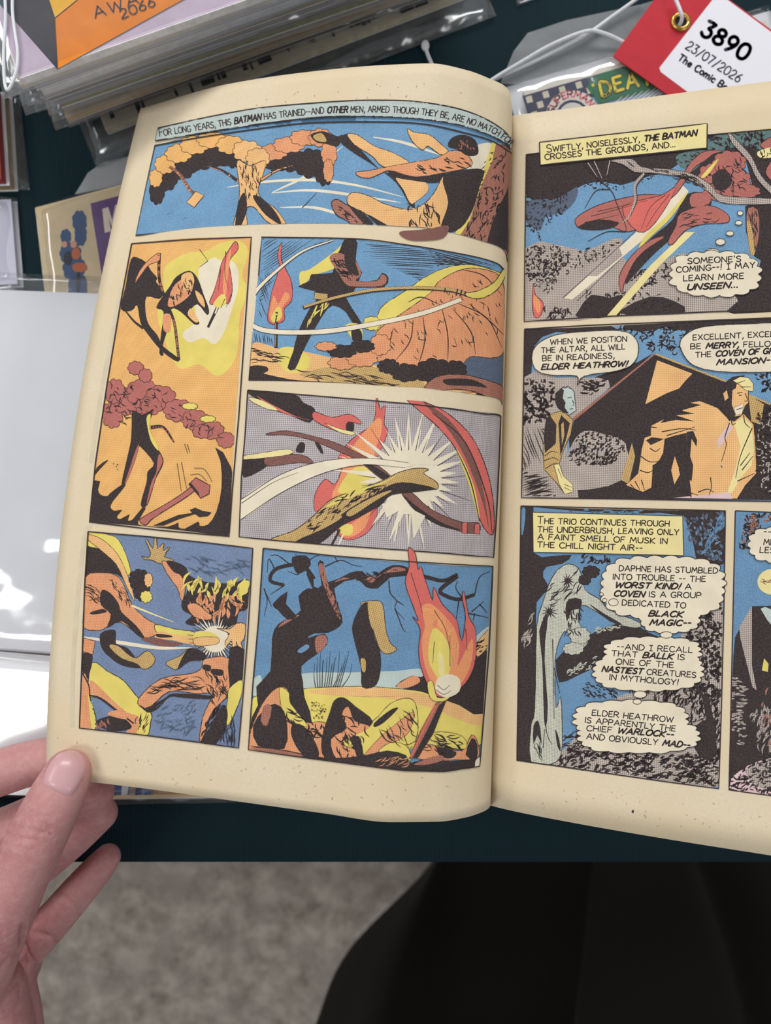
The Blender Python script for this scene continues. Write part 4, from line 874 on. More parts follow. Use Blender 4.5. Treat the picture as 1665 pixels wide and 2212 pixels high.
# torch
a.fill(BRN, [(1250, 1040), (1310, 1010), (1240, 1200), (1140, 1380), (1080, 1395), (1150, 1220)], smooth=False, edge=K, ew=1.6); a.fill(K, [(1270, 1050), (1320, 1010), (1230, 1240), (1130, 1390), (1100, 1390), (1200, 1200)], smooth=False); a.line(RED, [(1250, 1050), (1160, 1230), (1090, 1380)], 5, 4)
flame(a, [(1075, 40), (1120, 80), (1135, 180), (1155, 160), (1180, 240), (1230, 380), (1235, 290), (1290, 400), (1380, 500), (1415, 640), (1440, 480), (1420, 370), (1430, 320), (1460, 480), (1500, 560), (1505, 740), (1460, 880), (1380, 960), (1300, 1000), (1220, 960), (1160, 820), (1140, 700), (1150, 560), (1100, 480), (1140, 510), (1100, 400), (1055, 260), (1080, 160)], [(1160, 420), (1220, 400), (1300, 470), (1370, 560), (1400, 680), (1390, 800), (1480, 620), (1480, 760), (1420, 900), (1300, 980), (1240, 930), (1180, 800), (1160, 640), (1180, 540)], [(1230, 560), (1300, 600), (1340, 700), (1340, 820), (1300, 900), (1250, 860), (1200, 740)], n=3, clip=False)
a.fill(YEL, [(1195, 910), (1230, 900), (1260, 1000), (1340, 990), (1300, 1025), (1220, 1010)], edge=K, ew=1.4); a.fill(WHT, [(1260, 880), (1330, 850), (1400, 880), (1400, 960), (1320, 1000), (1250, 960)], n=3); a.fill(YELO, [(1270, 700), (1300, 760), (1300, 860), (1270, 840)])
a.lines(K, [[(1090, 200), (1140, 360), (1165, 460)], [(1240, 440), (1310, 560), (1340, 700)], [(1240, 640), (1230, 780)], [(1340, 800), (1340, 600)], [(1440, 560), (1450, 700)], [(1260, 920), (1300, 950), (1340, 920)], [(1250, 950), (1300, 980), (1350, 955)]], 1.5, .8)
a.fill(WHT, [(1500, 1445), (1505, 1400), (1530, 1385), (1532, 1442)], n=2, edge=K, ew=1.2)
a.text(K, '4', [(1508, 1432), (1526, 1432)], 10, 1.7)
a.line(K, brd + [brd[0]], 2.6, smooth=False, clip=False, step=True)
o = a.build('panel', left_page); panel_label(o, 'lower right panel with a dead tree, a standing stone and a large torch')
a = Art(LP, None, 9)
a.line(GHOST, [(202, 1120), (180, 1180), (160, 1400), (155, 1570)], 9, raw=True); a.line(GHOST, [(262, 620), (218, 850), (196, 1000)], 8, raw=True)
o = a.build('show_through', left_page); panel_label(o, 'faint show-through of the reverse side along the left margin')
a = Art(LP, None, 10)
a.scatter(print_mat('fibre', (150, 120, 84), worn=.4), [(120, 1590), (500, 1640), (1040, 1690), (1040, 1740), (700, 1740), (200, 1680)], 46, 5, .2, .8, 1.5); a.scatter(print_mat('fibre', (150, 120, 84)), [(330, 250), (700, 190), (1000, 170), (1000, 215), (700, 215), (350, 268)], 22, 4, .2, .8, 1.5)
o = a.build('paper_fibres', left_page); panel_label(o, 'loose fibres in the margins of the left page'); tag(o, kind='stuff')
# ------------------------------------------------------------------ right page
# ---- caption and balloons are built after each panel so they lie on top
def text_rows(a, rows, h, pen, frame, **kw):
    for i, (t, x0, y0, x1, y1) in enumerate(rows):
        a.text(K, t, topx(frame, [(x0, y0), (x1, y1)]), h, pen, seed=i + 3, **kw)
def foliage(a, poly, n, mat=None, ln=12, w=3.4, ang=-.6, spread=1.1):
    a.scatter(mat or K, poly, n, ln, ang, w, spread, .35)

# top panel: night garden, flowing red cloth over a bough
a = Art(RP, topx(FI, [(108, 308), (2500, 72), (2500, 1282), (95, 1370)]), 21).frame(*FI)
brd = [(108, 308), (400, 272), (800, 228), (1250, 185), (1690, 145), (2500, 72), (2500, 1282), (1690, 1300), (1300, 1308), (600, 1338), (95, 1370), (100, 850)]
a.fill(SKY, brd, smooth=False)
a.fill(K, [(108, 308), (1250, 185), (1690, 145), (1690, 700), (1560, 560), (1500, 330), (1380, 280), (1200, 290), (1000, 420), (900, 440), (720, 500), (600, 480), (470, 500), (330, 580), (200, 600), (105, 560)], n=2)
a.fill(SKYD, [(105, 600), (300, 590), (430, 510), (420, 600), (340, 680), (230, 700), (200, 790), (110, 740)], n=2); foliage(a, [(105, 560), (420, 500), (360, 660), (220, 760), (200, 860), (105, 760)], 130, None, 9, 2.6); foliage(a, [(430, 500), (760, 440), (1000, 420), (800, 500), (640, 540)], 50, None, 9, 2.4)
a.fill(TEA, [(1260, 200), (1400, 175), (1690, 150), (1690, 290), (1500, 250), (1340, 280), (1260, 270)], n=2); foliage(a, [(1260, 190), (1690, 150), (1690, 260), (1270, 290)], 70, None, 13, 4); a.fill(TEA, [(1060, 320), (1180, 280), (1300, 300), (1120, 400)]); foliage(a, [(1020, 320), (1300, 290), (1120, 400)], 24, None, 10, 3)
a.fill(K, [(1500, 640), (1690, 600), (1690, 1300), (1380, 1305), (1440, 1200), (1540, 1150), (1600, 980), (1540, 940)], n=2); a.fill(BRN, [(1520, 650), (1580, 660), (1590, 800), (1560, 940), (1530, 930), (1510, 760)], n=2); a.scatter(K, [(1520, 660), (1580, 670), (1570, 920), (1530, 900)], 24, 18, 1.5, 2.2, .2); a.fill(TAN, [(1510, 740), (1540, 760), (1560, 930), (1535, 930)])
a.fill(GRY, [(103, 900), (300, 880), (480, 920), (620, 860), (720, 840), (720, 960), (830, 1040), (900, 1030), (1100, 930), (1160, 1000), (1300, 1220), (1420, 1180), (1380, 1305), (600, 1338), (95, 1368)], n=2)
foliage(a, [(105, 900), (300, 880), (400, 930), (340, 1060), (110, 1100)], 150, None, 10, 3.2, -1); foliage(a, [(380, 930), (700, 860), (560, 1000), (360, 1080)], 50, None, 9, 2.6); foliage(a, [(120, 1060), (330, 1060), (260, 1200), (120, 1120)], 60, None, 9, 2.4); a.fill(K, [(440, 1300), (520, 1200), (640, 1220), (720, 1200), (700, 1330), (440, 1345)], n=2); a.fill(K, [(720, 1290), (900, 1210), (1050, 1240), (1120, 1310), (760, 1330)], n=2); foliage(a, [(480, 1180), (1080, 1200), (1100, 1310), (460, 1330)], 90, None, 14, 3, -1.3); foliage(a, [(760, 1060), (1000, 1000), (1050, 1100), (800, 1180)], 70, None, 10, 3); foliage(a, [(230, 1290), (390, 1290), (380, 1350), (240, 1355)], 30, None, 14, 3, -1.3, .5)
a.fill(WHT, [(350, 1220), (700, 900), (960, 660), (1100, 500), (1140, 540), (980, 740), (720, 960), (560, 1100), (400, 1230)], smooth=False); a.fill(GRY, [(500, 1080), (700, 900), (720, 950), (560, 1080)], smooth=False); a.fill(YELO, [(620, 1335), (900, 1010), (1120, 800), (1180, 800), (960, 1010), (680, 1330)], smooth=False); a.lines(K, [[(340, 1220), (700, 890), (1040, 560)], [(430, 1240), (720, 960)]], 1.2, .8)
flame(a, [(155, 1130), (165, 1200), (215, 1250), (200, 1330), (160, 1340), (145, 1240)], [(160, 1200), (200, 1260), (185, 1320), (155, 1260)])
# long red drapes caught in the bough
a.fill(ROSE, [(1390, 290), (1250, 285), (1160, 350), (1080, 470), (1000, 560), (860, 560), (660, 600), (520, 650), (420, 720), (460, 780), (620, 760), (760, 800), (870, 740), (960, 640), (1060, 560), (1130, 460), (1190, 380), (1300, 320)], n=3, edge=K, ew=1.8)
a.fill(K, [(430, 770), (560, 720), (700, 740), (640, 780), (520, 790)], n=2); a.fill(RED, [(720, 640), (960, 570), (1060, 520), (930, 740), (820, 800)], n=3, edge=K, ew=1.5)
a.lines(K, [[(560, 670), (880, 600)], [(1000, 560), (900, 640), (840, 780)], [(1020, 560), (940, 660), (870, 770)], [(520, 700), (820, 620)], [(480, 740), (700, 690)]], 1.5, .8); a.fill(K, [(1160, 420), (1300, 300), (1380, 300), (1260, 400), (1200, 440), (1120, 470)], n=2)
leafy(a, ROSE, [(1290, 450, 80, 80), (1400, 360, 100, 70), (1420, 470, 110, 80), (1500, 540, 90, 40), (1330, 550, 90, 50)], 71); a.fill(K, [(1290, 440), (1370, 400), (1420, 470), (1380, 530), (1310, 530)], n=2); a.scatter(K, [(1240, 420), (1480, 320), (1520, 540), (1280, 570)], 50, 16, .8, 2.4, .5); a.fill(YEL, [(1220, 450), (1300, 360), (1330, 340), (1260, 440)])
a.fill(ROSE, [(1600, 240), (1690, 190), (1690, 280), (1620, 270)], edge=K, ew=1.3); a.fill(ROSE, [(1630, 420), (1690, 330), (1690, 480)], edge=K, ew=1.3)
a.fill(K, [(1130, 560), (1260, 560), (1280, 640), (1160, 740), (1000, 870), (900, 960), (790, 1080), (740, 1130), (760, 1000), (900, 840), (1040, 720)], n=3)
a.fill(ROSE, [(1090, 680), (1260, 630), (1380, 680), (1390, 740), (1240, 750), (1120, 790), (1040, 880), (1010, 860), (1060, 760)], n=3, edge=K, ew=1.6); a.fill(ROSE, [(1160, 560), (1270, 560), (1270, 620), (1160, 640)], n=3); a.fill(YEL, [(1140, 540), (1080, 640), (1000, 740), (880, 850), (820, 920), (860, 830), (1000, 700)], n=3)
a.fill(ROSE, [(990, 830), (900, 890), (810, 970), (740, 1100), (715, 1190), (700, 1080), (780, 950), (900, 850)], n=3, edge=K, ew=1.7); a.scatter(K, [(1090, 680), (1380, 680), (1360, 740), (1080, 800)], 16, 22, -.2, 2, .2)
a.fill(GRY, [(640, 345), (780, 335), (840, 385), (1000, 400), (1160, 430), (1280, 500), (1360, 570), (1690, 590), (1690, 620), (1480, 625), (1340, 610), (1260, 540), (1120, 460), (900, 425), (800, 420), (720, 370)], n=3, edge=K, ew=1.8); a.scatter(K, [(700, 350), (860, 390), (1160, 440), (1340, 590), (1250, 520), (1000, 430)], 36, 20, .4, 2, .25)
a.fill(GRY, [(1390, 160), (1460, 230), (1540, 320), (1600, 440), (1690, 540), (1690, 580), (1580, 470), (1520, 350), (1420, 240)], n=3, edge=K, ew=1.6); a.line(GRY, [(860, 430), (800, 500), (800, 600), (760, 700), (720, 740)], 7, 3); a.lines(K, [[(870, 430), (810, 510), (812, 600), (770, 700)], [(480, 370), (560, 460), (650, 540), (690, 640), (740, 760), (740, 800)], [(640, 530), (550, 540), (480, 650)], [(740, 800), (620, 800), (500, 860)], [(600, 380), (640, 470), (600, 500)]], 2.6, 1)
a.lines(PNK, [[(500, 360), (560, 450)], [(540, 350), (590, 460)], [(640, 345), (620, 440)]], 1.6, .8)
a.fill(YELO, [(1580, 290), (1690, 260), (1690, 320), (1600, 330)]); foliage(a, [(1580, 280), (1690, 260), (1690, 340), (1600, 340)], 16, None, 10, 2, -1.3, .5)
a.line(K, brd + [brd[0]], 2.6, smooth=False, clip=False, step=True); a.line(YEL, [(1250, 178), (1690, 138)], 3)
o = a.build('panel', right_page); panel_label(o, 'top right panel of a night garden with flowing red cloth over a bough')
a = Art(RP, None, 22).frame(*FI)
bx = [(193, 232), (1258, 113), (1256, 268), (198, 376)]
a.fill(YELO, bx, smooth=False); a.line(K, bx + [bx[0]], 2.8, smooth=False, step=True)
text_rows(a, [('^SWIFTLY, NOISELESSLY, *THE BATMAN*', 240, 296, 1190, 190), ('CROSSES THE GROUNDS, AND...', 228, 343, 1055, 262)], 11.9, 2.4, FI)
o = a.build('caption_box', right_page, base=4.2e-4); panel_label(o, 'pale yellow caption box at the top of the right page')
a = Art(RP, None, 23).frame(*FI)
for x, y, r, q in ((1468, 683, 18, 14), (1458, 744, 22, 14), (1402, 812, 24, 15), (1342, 866, 30, 20), (1290, 932, 45, 24)):
    e = [(x + r * math.cos(t), y + q * math.sin(t)) for t in [k * .7 for k in range(9)]]; a.fill(WHT, e, edge=K, ew=1.7)
a.fill(WHT, puff(1310, 1070, 280, 140, 17, .1, 3), smooth=False, edge=K, ew=1.9)
text_rows(a, [("SOMEONE'S", 1135, 1005, 1472, 990), ('COMING--! | MAY', 1063, 1060, 1562, 1028), ('LEARN MORE', 1108, 1115, 1490, 1100), ('*UNSEEN...*', 1130, 1172, 1450, 1155)], 11.9, 2.4, FI)
o = a.build('thought_balloon', right_page, base=4.2e-4); panel_label(o, 'scalloped thought balloon in the top right panel')

# middle panel: great slab, two men in shirts left as plain draped shapes
a = Art(RP, topx(FJ, [(98, 92), (2500, -22), (2500, 1199), (78, 1165)]), 24).frame(*FJ)
brd = [(98, 92), (500, 68), (1000, 48), (1690, 20), (2500, -22), (2500, 1199), (1690, 1188), (1200, 1182), (700, 1172), (78, 1165), (88, 600)]
a.fill(SKY, brd, smooth=False)
a.fill(K, [(98, 92), (640, 66), (640, 130), (300, 110), (160, 200), (140, 400), (92, 410)], n=2); a.fill(K, [(740, 62), (1690, 22), (1690, 60), (1100, 100), (1000, 80), (840, 110)], n=2); foliage(a, [(640, 70), (1180, 60), (1100, 200), (1060, 250), (860, 220), (800, 140)], 110, None, 15, 3); foliage(a, [(1560, 380), (1690, 360), (1690, 560), (1600, 470)], 40, None, 13, 4)
a.fill(K, [(480, 420), (820, 300), (920, 240), (700, 430), (520, 520), (440, 460)], n=2)
a.fill(GRY, [(90, 400), (300, 400), (560, 400), (640, 460), (400, 660), (380, 760), (340, 1000), (240, 1160), (78, 1160)], n=2); foliage(a, [(95, 410), (280, 420), (290, 520), (240, 680), (95, 700)], 150, None, 12, 4.5); foliage(a, [(430, 440), (640, 400), (560, 500), (470, 500)], 30, None, 14, 4, .1, .3); a.hatch(K, [(85, 700), (220, 720), (240, 960), (82, 1000)], 1.2, 5, 2, .2, 3); a.hatch(K, [(80, 1030), (240, 1010), (290, 1150), (80, 1160)], -.25, 5, 3, .05, 4)
a.fill(BRN, [(400, 660), (930, 240), (920, 262), (410, 680)], smooth=False); a.fill(K, [(410, 675), (925, 255), (1380, 430), (1640, 560), (1690, 580), (1690, 1180), (400, 1168), (380, 800)], smooth=False)
a.fill(GRY, [(400, 820), (480, 740), (600, 760), (740, 820), (720, 1050), (410, 1115), (340, 1000)], n=3); foliage(a, [(390, 740), (700, 750), (740, 860), (640, 960), (380, 960)], 200, None, 9, 3.6, -.7, .5); a.fill(PNK, [(360, 980), (480, 1000), (700, 1000), (700, 1050), (410, 1112)], n=2); a.fill(GRY, [(370, 970), (700, 990), (705, 1048), (420, 1110)], n=2)
a.line(TAN, [(930, 250), (1380, 425)], 4); a.line(TAN, [(1500, 500), (1660, 570)], 4)
a.fill(ORL, [(940, 290), (1165, 375), (1120, 420), (1080, 470), (1000, 500), (865, 570)], smooth=False); a.fill(TAN, [(780, 815), (800, 900), (760, 1080), (710, 1050)], smooth=False); a.fill(TAN, [(1520, 510), (1620, 570), (1600, 700), (1540, 680)], smooth=False)
# left figure in a rolled-sleeve shirt, plain
a.fill(GRY, [(200, 980), (420, 960), (440, 1167), (200, 1162)], smooth=False); a.hatch(K, [(85, 1010), (260, 1000), (300, 1150), (82, 1160)], -.25, 5, 3, .05, 4)
a.fill(TAN, [(285, 625), (340, 612), (405, 668), (392, 760), (345, 860), (318, 950), (345, 1030), (402, 1082), (404, 1128), (352, 1142), (300, 1070), (222, 985), (216, 880), (222, 760), (236, 660)], smooth=False, edge=K, ew=1.6)
a.fill(K, [(236, 655), (262, 645), (300, 700), (296, 820), (262, 850), (226, 880), (220, 780)], smooth=False); a.fill(K, [(312, 690), (330, 640), (385, 690), (360, 800), (325, 900), (318, 780)], smooth=False); a.fill(TAN, [(330, 700), (345, 680), (350, 760), (335, 830)], smooth=False); a.lines(K, [[(225, 900), (270, 870), (310, 880)], [(222, 930), (280, 910), (318, 930)], [(230, 980), (290, 945), (320, 955)], [(330, 640), (345, 660)], [(340, 1050), (372, 1085)], [(370, 1110), (385, 1100)]], 2, 1)
a.fill(PALE, [(302, 500), (330, 468), (385, 462), (412, 490), (420, 560), (424, 610), (380, 640), (340, 622), (322, 590)], smooth=False, edge=K, ew=1.6); a.fill(K, [(292, 500), (330, 470), (348, 480), (340, 530), (358, 560), (352, 590), (380, 632), (340, 622), (305, 590), (290, 550)], smooth=False); a.lines(K, [[(370, 530), (400, 525)], [(402, 545), (412, 572), (400, 578)], [(385, 600), (408, 598)], [(330, 470), (350, 455)], [(350, 468), (376, 452)], [(380, 465), (404, 478)]], 2, 1)
a.fill(YELO, [(282, 955), (318, 950), (345, 1030), (402, 1082), (404, 1128), (352, 1142), (318, 1080), (300, 1010)], smooth=False, edge=K, ew=1.4); a.lines(K, [[(350, 1080), (400, 1100)], [(352, 1100), (396, 1122)], [(310, 980), (335, 1040)]], 1.5, .8)
# right figure leaning on the slab in a pale shirt, plain
a.fill(ORL, [(898, 708), (990, 660), (1100, 610), (1150, 560), (1210, 548), (1320, 590), (1390, 660), (1430, 680), (1490, 630), (1520, 660), (1555, 700), (1568, 860), (1572, 1010), (1500, 1090), (1450, 1170), (1160, 1166), (1130, 940), (1128, 752), (1060, 770), (990, 790), (980, 880), (950, 940), (912, 960), (905, 1100), (850, 1130), (740, 1085), (820, 1010), (832, 930), (840, 860), (862, 780), (900, 770)], smooth=False, edge=K, ew=1.8)
a.fill(YELO, [(1430, 690), (1490, 650), (1540, 700), (1556, 860), (1540, 960), (1470, 1040), (1420, 1130), (1380, 1150), (1440, 980), (1470, 840)], smooth=False); a.fill(PNK, [(1320, 800), (1400, 690), (1420, 720), (1330, 860)], smooth=False); a.fill(PNK, [(1040, 1166), (1200, 1150), (1400, 1130), (1420, 1172)], smooth=False)
a.fill(K, [(960, 690), (1060, 670), (1180, 680), (1060, 640), (1180, 630), (1090, 610), (1220, 575), (1150, 560), (1100, 605), (990, 660)], smooth=False); a.fill(K, [(1130, 745), (1170, 740), (1195, 800), (1190, 840), (1160, 790), (1150, 900), (1170, 960), (1160, 1060), (1130, 1040)], smooth=False); a.fill(K, [(1010, 880), (1060, 790), (1128, 760), (1130, 960), (1160, 1166), (1120, 1130), (1060, 1050), (1050, 900), (1010, 1060), (980, 1080), (905, 1100), (920, 960), (985, 890)], smooth=False); a.fill(ORL, [(1052, 900), (1090, 1010), (1050, 1080), (1030, 990)], smooth=False); a.fill(K, [(905, 780), (985, 790), (900, 830), (870, 800)], smooth=False)
a.lines(K, [[(835, 900), (890, 935), (945, 935)], [(830, 990), (880, 1005), (915, 990)], [(895, 850), (930, 870), (960, 850)], [(900, 715), (940, 720)], [(970, 745), (1100, 725), (1190, 735)], [(1000, 770), (1180, 715)], [(1400, 690), (1372, 780), (1380, 830), (1350, 935)], [(1545, 720), (1470, 900), (1440, 1040)], [(1280, 1035), (1285, 1100), (1270, 1150)], [(1345, 960), (1355, 975)], [(1040, 1110), (1140, 1130), (1200, 1150)], [(1080, 980), (1100, 1070)], [(1450, 1060), (1560, 1010)], [(1480, 990), (1550, 900)], [(1470, 960), (1530, 880)], [(770, 1080), (800, 1110)], [(800, 1060), (830, 1115)], [(840, 1050), (860, 1115)], [(1200, 1130), (1260, 1110), (1300, 1130)], [(1410, 660), (1420, 700), (1440, 690)], [(1490, 640), (1500, 690), (1530, 720)]], 2.4, 1.2)
a.fill(ORL, [(1375, 440), (1420, 400), (1500, 400), (1520, 480), (1520, 560), (1500, 580), (1480, 640), (1430, 650), (1390, 600)], smooth=False, edge=K, ew=1.7); a.fill(K, [(1310, 560), (1360, 480), (1375, 430), (1420, 395), (1500, 385), (1450, 430), (1440, 470), (1420, 480), (1415, 570), (1440, 640), (1400, 680), (1350, 600)], smooth=False); a.fill(YELO, [(1420, 420), (1470, 395), (1520, 400), (1552, 440), (1550, 490), (1500, 480), (1470, 450)], smooth=False, edge=K, ew=1.4); a.fill(WHT, [(1430, 590), (1490, 565), (1482, 630), (1440, 640)], smooth=False, edge=K, ew=1.2); a.fill(ORL, [(1360, 500), (1385, 480), (1395, 530), (1370, 550)], smooth=False, edge=K, ew=1.3)
a.lines(K, [[(1450, 500), (1485, 495)], [(1500, 500), (1515, 545), (1495, 550)], [(1445, 605), (1485, 592)], [(1440, 440), (1500, 420)], [(1470, 460), (1540, 460)], [(1460, 515), (1480, 512)]], 2, 1.2)
foliage(a, [(1580, 640), (1690, 560), (1690, 1160), (1580, 1100)], 120, None, 14, 4); foliage(a, [(1580, 660), (1690, 600), (1690, 1150), (1590, 1100)], 60, GRY, 10, 2.5)
a.line(K, brd + [brd[0]], 2.8, smooth=False, clip=False, step=True)
o = a.build('panel', right_page); panel_label(o, 'middle right panel with a black slab and two shirted figures')
a = Art(RP, None, 25).frame(*FJ)
a.fill(WHT, [(145, 270), (180, 190), (300, 130), (500, 108), (700, 104), (790, 140), (822, 215), (790, 310), (680, 360), (480, 390), (432, 450), (430, 392), (260, 385), (170, 350)], n=4, edge=K, ew=2)
text_rows(a, [('WHEN WE POSITION', 262, 192, 748, 172), ('THE ALTAR, ALL WILL', 205, 245, 736, 222), ('BE IN READINESS,', 212, 297, 668, 278), ('*ELDER HEATHROW!*', 205, 352, 748, 330)], 11.3, 2.2, FJ)
o = a.build('speech_balloon', right_page, base=4.2e-4); panel_label(o, 'left speech balloon in the middle panel')
a = Art(RP, None, 26).frame(*FJ)
a.fill(WHT, [(1086, 200), (1120, 130), (1240, 80), (1500, 62), (1800, 60), (1930, 130), (1920, 280), (1800, 350), (1500, 368), (1280, 355), (1150, 310)], n=4, edge=K, ew=2)
text_rows(a, [('EXCELLENT, EXCELLENT!', 1168, 164, 1840, 134), ('BE *MERRY,* FELLOWS', 1153, 220, 1750, 200), ('THE *COVEN OF GHOST*', 1185, 275, 1790, 242), ('*MANSION--*', 1318, 322, 1680, 306)], 11.3, 2.2, FJ)
o = a.build('speech_balloon', right_page, base=4.2e-4); panel_label(o, 'right speech balloon in the middle panel')

# lower left panel of the right page
a = Art(RP, topx(FK_, [(102, 38), (1380, 68), (1338, 1806), (76, 1629)]), 27).frame(*FK_)
dy = (1360 - 1080) * 2.896
brd = [(102, 38), (700, 52), (1380, 68), (1370, 700), (1355, 1300), (1338, dy + 995), (1000, dy + 950), (600, dy + 893), (400, dy + 863), (76, dy + 818), (85, 1100), (95, 500)]
a.fill(SKY3, brd, smooth=False)
a.fill(K, [(102, 60), (180, 45), (180, 330), (300, 350), (420, 345), (360, 400), (260, 420), (240, 480), (280, 560), (200, 640), (200, 900), (190, 1500), (170, dy + 830), (78, dy + 815), (90, 900)], n=2); a.fill(K, [(180, 45), (700, 52), (1376, 70), (1370, 400), (1200, 380), (1120, 100), (760, 90)], n=2); a.fill(SKY3, [(105, 60), (130, 60), (120, 180), (105, 220)], n=2); a.scatter(SKYD, [(1120, 90), (1370, 80), (1360, 380), (1180, 370)], 60, 14, 1.2, 5, .6); a.scatter(SKY3, [(1190, 380), (1250, 280), (1360, 90), (1370, 150), (1260, 330)], 22, 22, -1.0, 4, .2); a.scatter(SKY3, [(1120, 130), (1230, 110), (1360, 200), (1350, 380), (1260, 350)], 30, 9, .6, 3, 1); a.scatter(SKY3, [(400, 60), (900, 62), (850, 88), (400, 84)], 24, 22, .05, 3, .1)
foliage(a, [(460, 350), (660, 350), (660, 410), (470, 390)], 24, None, 12, 4)
a.fill(GRY, [(1200, 680), (1300, 570), (1362, 560), (1350, 1300), (1338, dy + 980), (1000, dy + 945), (600, dy + 890), (300, dy + 850), (400, dy + 720), (620, dy + 480), (760, dy + 400), (900, 1180), (1150, 960), (1100, 850)], n=2)
foliage(a, [(1200, 690), (1300, 580), (1360, 560), (1350, 1300), (1150, 1200), (1120, 900)], 330, None, 13, 5); foliage(a, [(720, dy + 380), (1150, dy + 330), (1350, 1200), (1345, dy + 800), (1150, dy + 700), (1050, dy + 480)], 260, None, 20, 3.4, -1.2, .3); a.fill(K, [(1200, 1200), (1280, 1250), (1330, dy + 780), (1220, dy + 800), (1150, dy + 620), (1260, dy + 560), (1200, dy + 330)], n=2); foliage(a, [(320, dy + 800), (470, dy + 690), (700, dy + 740), (1000, dy + 780), (1330, dy + 780), (1335, dy + 985), (900, dy + 930), (320, dy + 850)], 420, None, 15, 4, -.25, .5); foliage(a, [(360, dy + 640), (470, dy + 640), (460, dy + 720), (360, dy + 760)], 30, None, 14, 2, -.3, .3); foliage(a, [(480, dy + 310), (700, dy + 350), (700, dy + 430), (500, dy + 430)], 60, None, 10, 2.2, .5, .3)
a.fill(K, [(320, 1000), (420, 900), (540, 840), (640, 790), (780, 770), (900, 830), (980, 870), (850, 900), (640, 1000), (600, dy + 220), (450, dy + 290), (340, dy + 330), (320, dy + 200)], n=2); foliage(a, [(340, dy + 280), (560, dy + 160), (590, dy + 220), (420, dy + 290)], 26, GRN, 12, 2.4, -.4, .3); a.scatter(GRN, [(560, 810), (780, 770), (720, 800), (580, 830)], 20, 12, -.2, 2.4, .3)
a.scatter(GRY, [(110, 850), (180, 700), (170, 900), (120, 960)], 20, 16, -1.2, 2.6, .3)
# weathered pale trunk with one long bough
a.fill(GRN, [(330, 440), (400, 400), (470, 440), (500, 560), (590, 620), (660, 690), (850, 770), (820, 800), (690, 770), (560, 690), (480, 660), (460, 760), (520, 860), (500, 920), (430, 900), (390, 820), (350, 860), (315, 1000), (320, 1300), (350, dy + 420), (360, dy + 640), (350, dy + 780), (295, dy + 840), (165, dy + 825), (165, dy + 600), (190, 1300), (200, 800), (240, 640), (280, 520)], n=3, edge=K, ew=1.8)
a.fill(K, [(240, 740), (270, 720), (250, 900), (230, 880)], n=2); a.fill(K, [(215, dy + 10), (255, dy - 60), (250, dy + 200), (270, dy + 480), (260, dy + 600), (245, dy + 560), (235, dy + 200)], n=2); a.fill(K, [(180, dy + 600), (210, dy + 570), (225, dy + 640), (230, dy + 720), (205, dy + 660), (180, dy + 720)], n=2); a.fill(K, [(315, dy + 620), (340, dy + 680), (350, dy + 760), (330, dy + 730)], n=2); a.fill(K, [(400, 620), (480, 620), (470, 680), (420, 690), (390, 760), (380, 680)], n=2); a.fill(K, [(530, 650), (620, 710), (740, 780), (660, 760), (570, 690)], n=2)
leafy(a, GRN, [(470, 850, 60, 50), (430, 930, 60, 36)], 81); leafy(a, K, [(540, 450, 50, 36), (500, 500, 36, 30)], 82)
burst(a, K, 395, 505, 16, 50, 12, 5); burst(a, K, 280, 700, 16, 60, 12, 6); a.scatter(K, [(370, 640), (490, 680), (470, 860), (380, 840)], 24, 18, 1.4, 2.4, .4); a.scatter(K, [(250, 560), (440, 440), (480, 560), (300, 660)], 22, 24, -.8, 2, .3); a.lines(K, [[(250, dy + 480), (262, dy + 640), (295, dy + 720)], [(300, dy + 60), (310, dy + 560)], [(240, dy + 740), (250, dy + 620)], [(310, dy + 240), (345, dy + 400)]], 2, 1); a.scatter(K, [(185, dy + 680), (235, dy + 740), (230, dy + 820), (190, dy + 740)], 12, 18, 1.3, 1.6, .1)
a.line(K, brd + [brd[0]], 2.6, smooth=False, clip=False, step=True)
o = a.build('panel', right_page); panel_label(o, 'lower panel of the right page with a pale trunk, night bushes and three balloons')
a = Art(RP, None, 28).frame(*FK_)
bx = [(176, 78), (1112, 102), (1118, 348), (180, 326)]
a.fill(YELO, bx, smooth=False); a.line(K, bx + [bx[0]], 1.6, smooth=False, step=True)
text_rows(a, [('^THE TRIO CONTINUES THROUGH', 205, 148, 1028, 166), ('THE UNDERBRUSH, LEAVING ONLY', 207, 200, 1088, 220), ('A FAINT SMELL OF MUSK IN', 207, 247, 1016, 275), ('THE CHILL NIGHT AIR--', 205, 296, 860, 318)], 11.7, 2.3, FK_)
o = a.build('caption_box', right_page, base=4.2e-4); panel_label(o, 'pale yellow caption box in the lower panel')
def blobs(a, many):
    for x, y, r, q in many:
        a.fill(WHT, [(x + r * math.cos(t), y + q * math.sin(t)) for t in [k * .785 for k in range(8)]], edge=K, ew=1.7)
a = Art(RP, None, 29).frame(*FK_)
balloon(a, [puff(988, 545, 374, 185, 24, .07, 4, 3.2), puff(1032, 738, 180, 88, 15, .09, 5, 2.6)])
blobs(a, [(680, 640, 30, 22), (625, 628, 14, 12), (605, 590, 11, 10)])
text_rows(a, [('DAPHNE HAS STUMBLED', 716, 444, 1330, 460), ('INTO TROUBLE -- THE', 677, 496, 1254, 512), ('*WORST KIND!* A', 688, 548, 1166, 560), ('*COVEN* IS A GROUP', 682, 602, 1226, 614), ('DEDICATED TO', 734, 658, 1130, 676), ('*BLACK*', 900, 726, 1108, 732), ('*MAGIC--*', 906, 782, 1158, 786)], 11.7, 2.2, FK_)
o = a.build('thought_balloon', right_page, base=4.2e-4); panel_label(o, 'largest thought balloon, below the caption of the lower panel')
a = Art(RP, None, 30).frame(*FM)
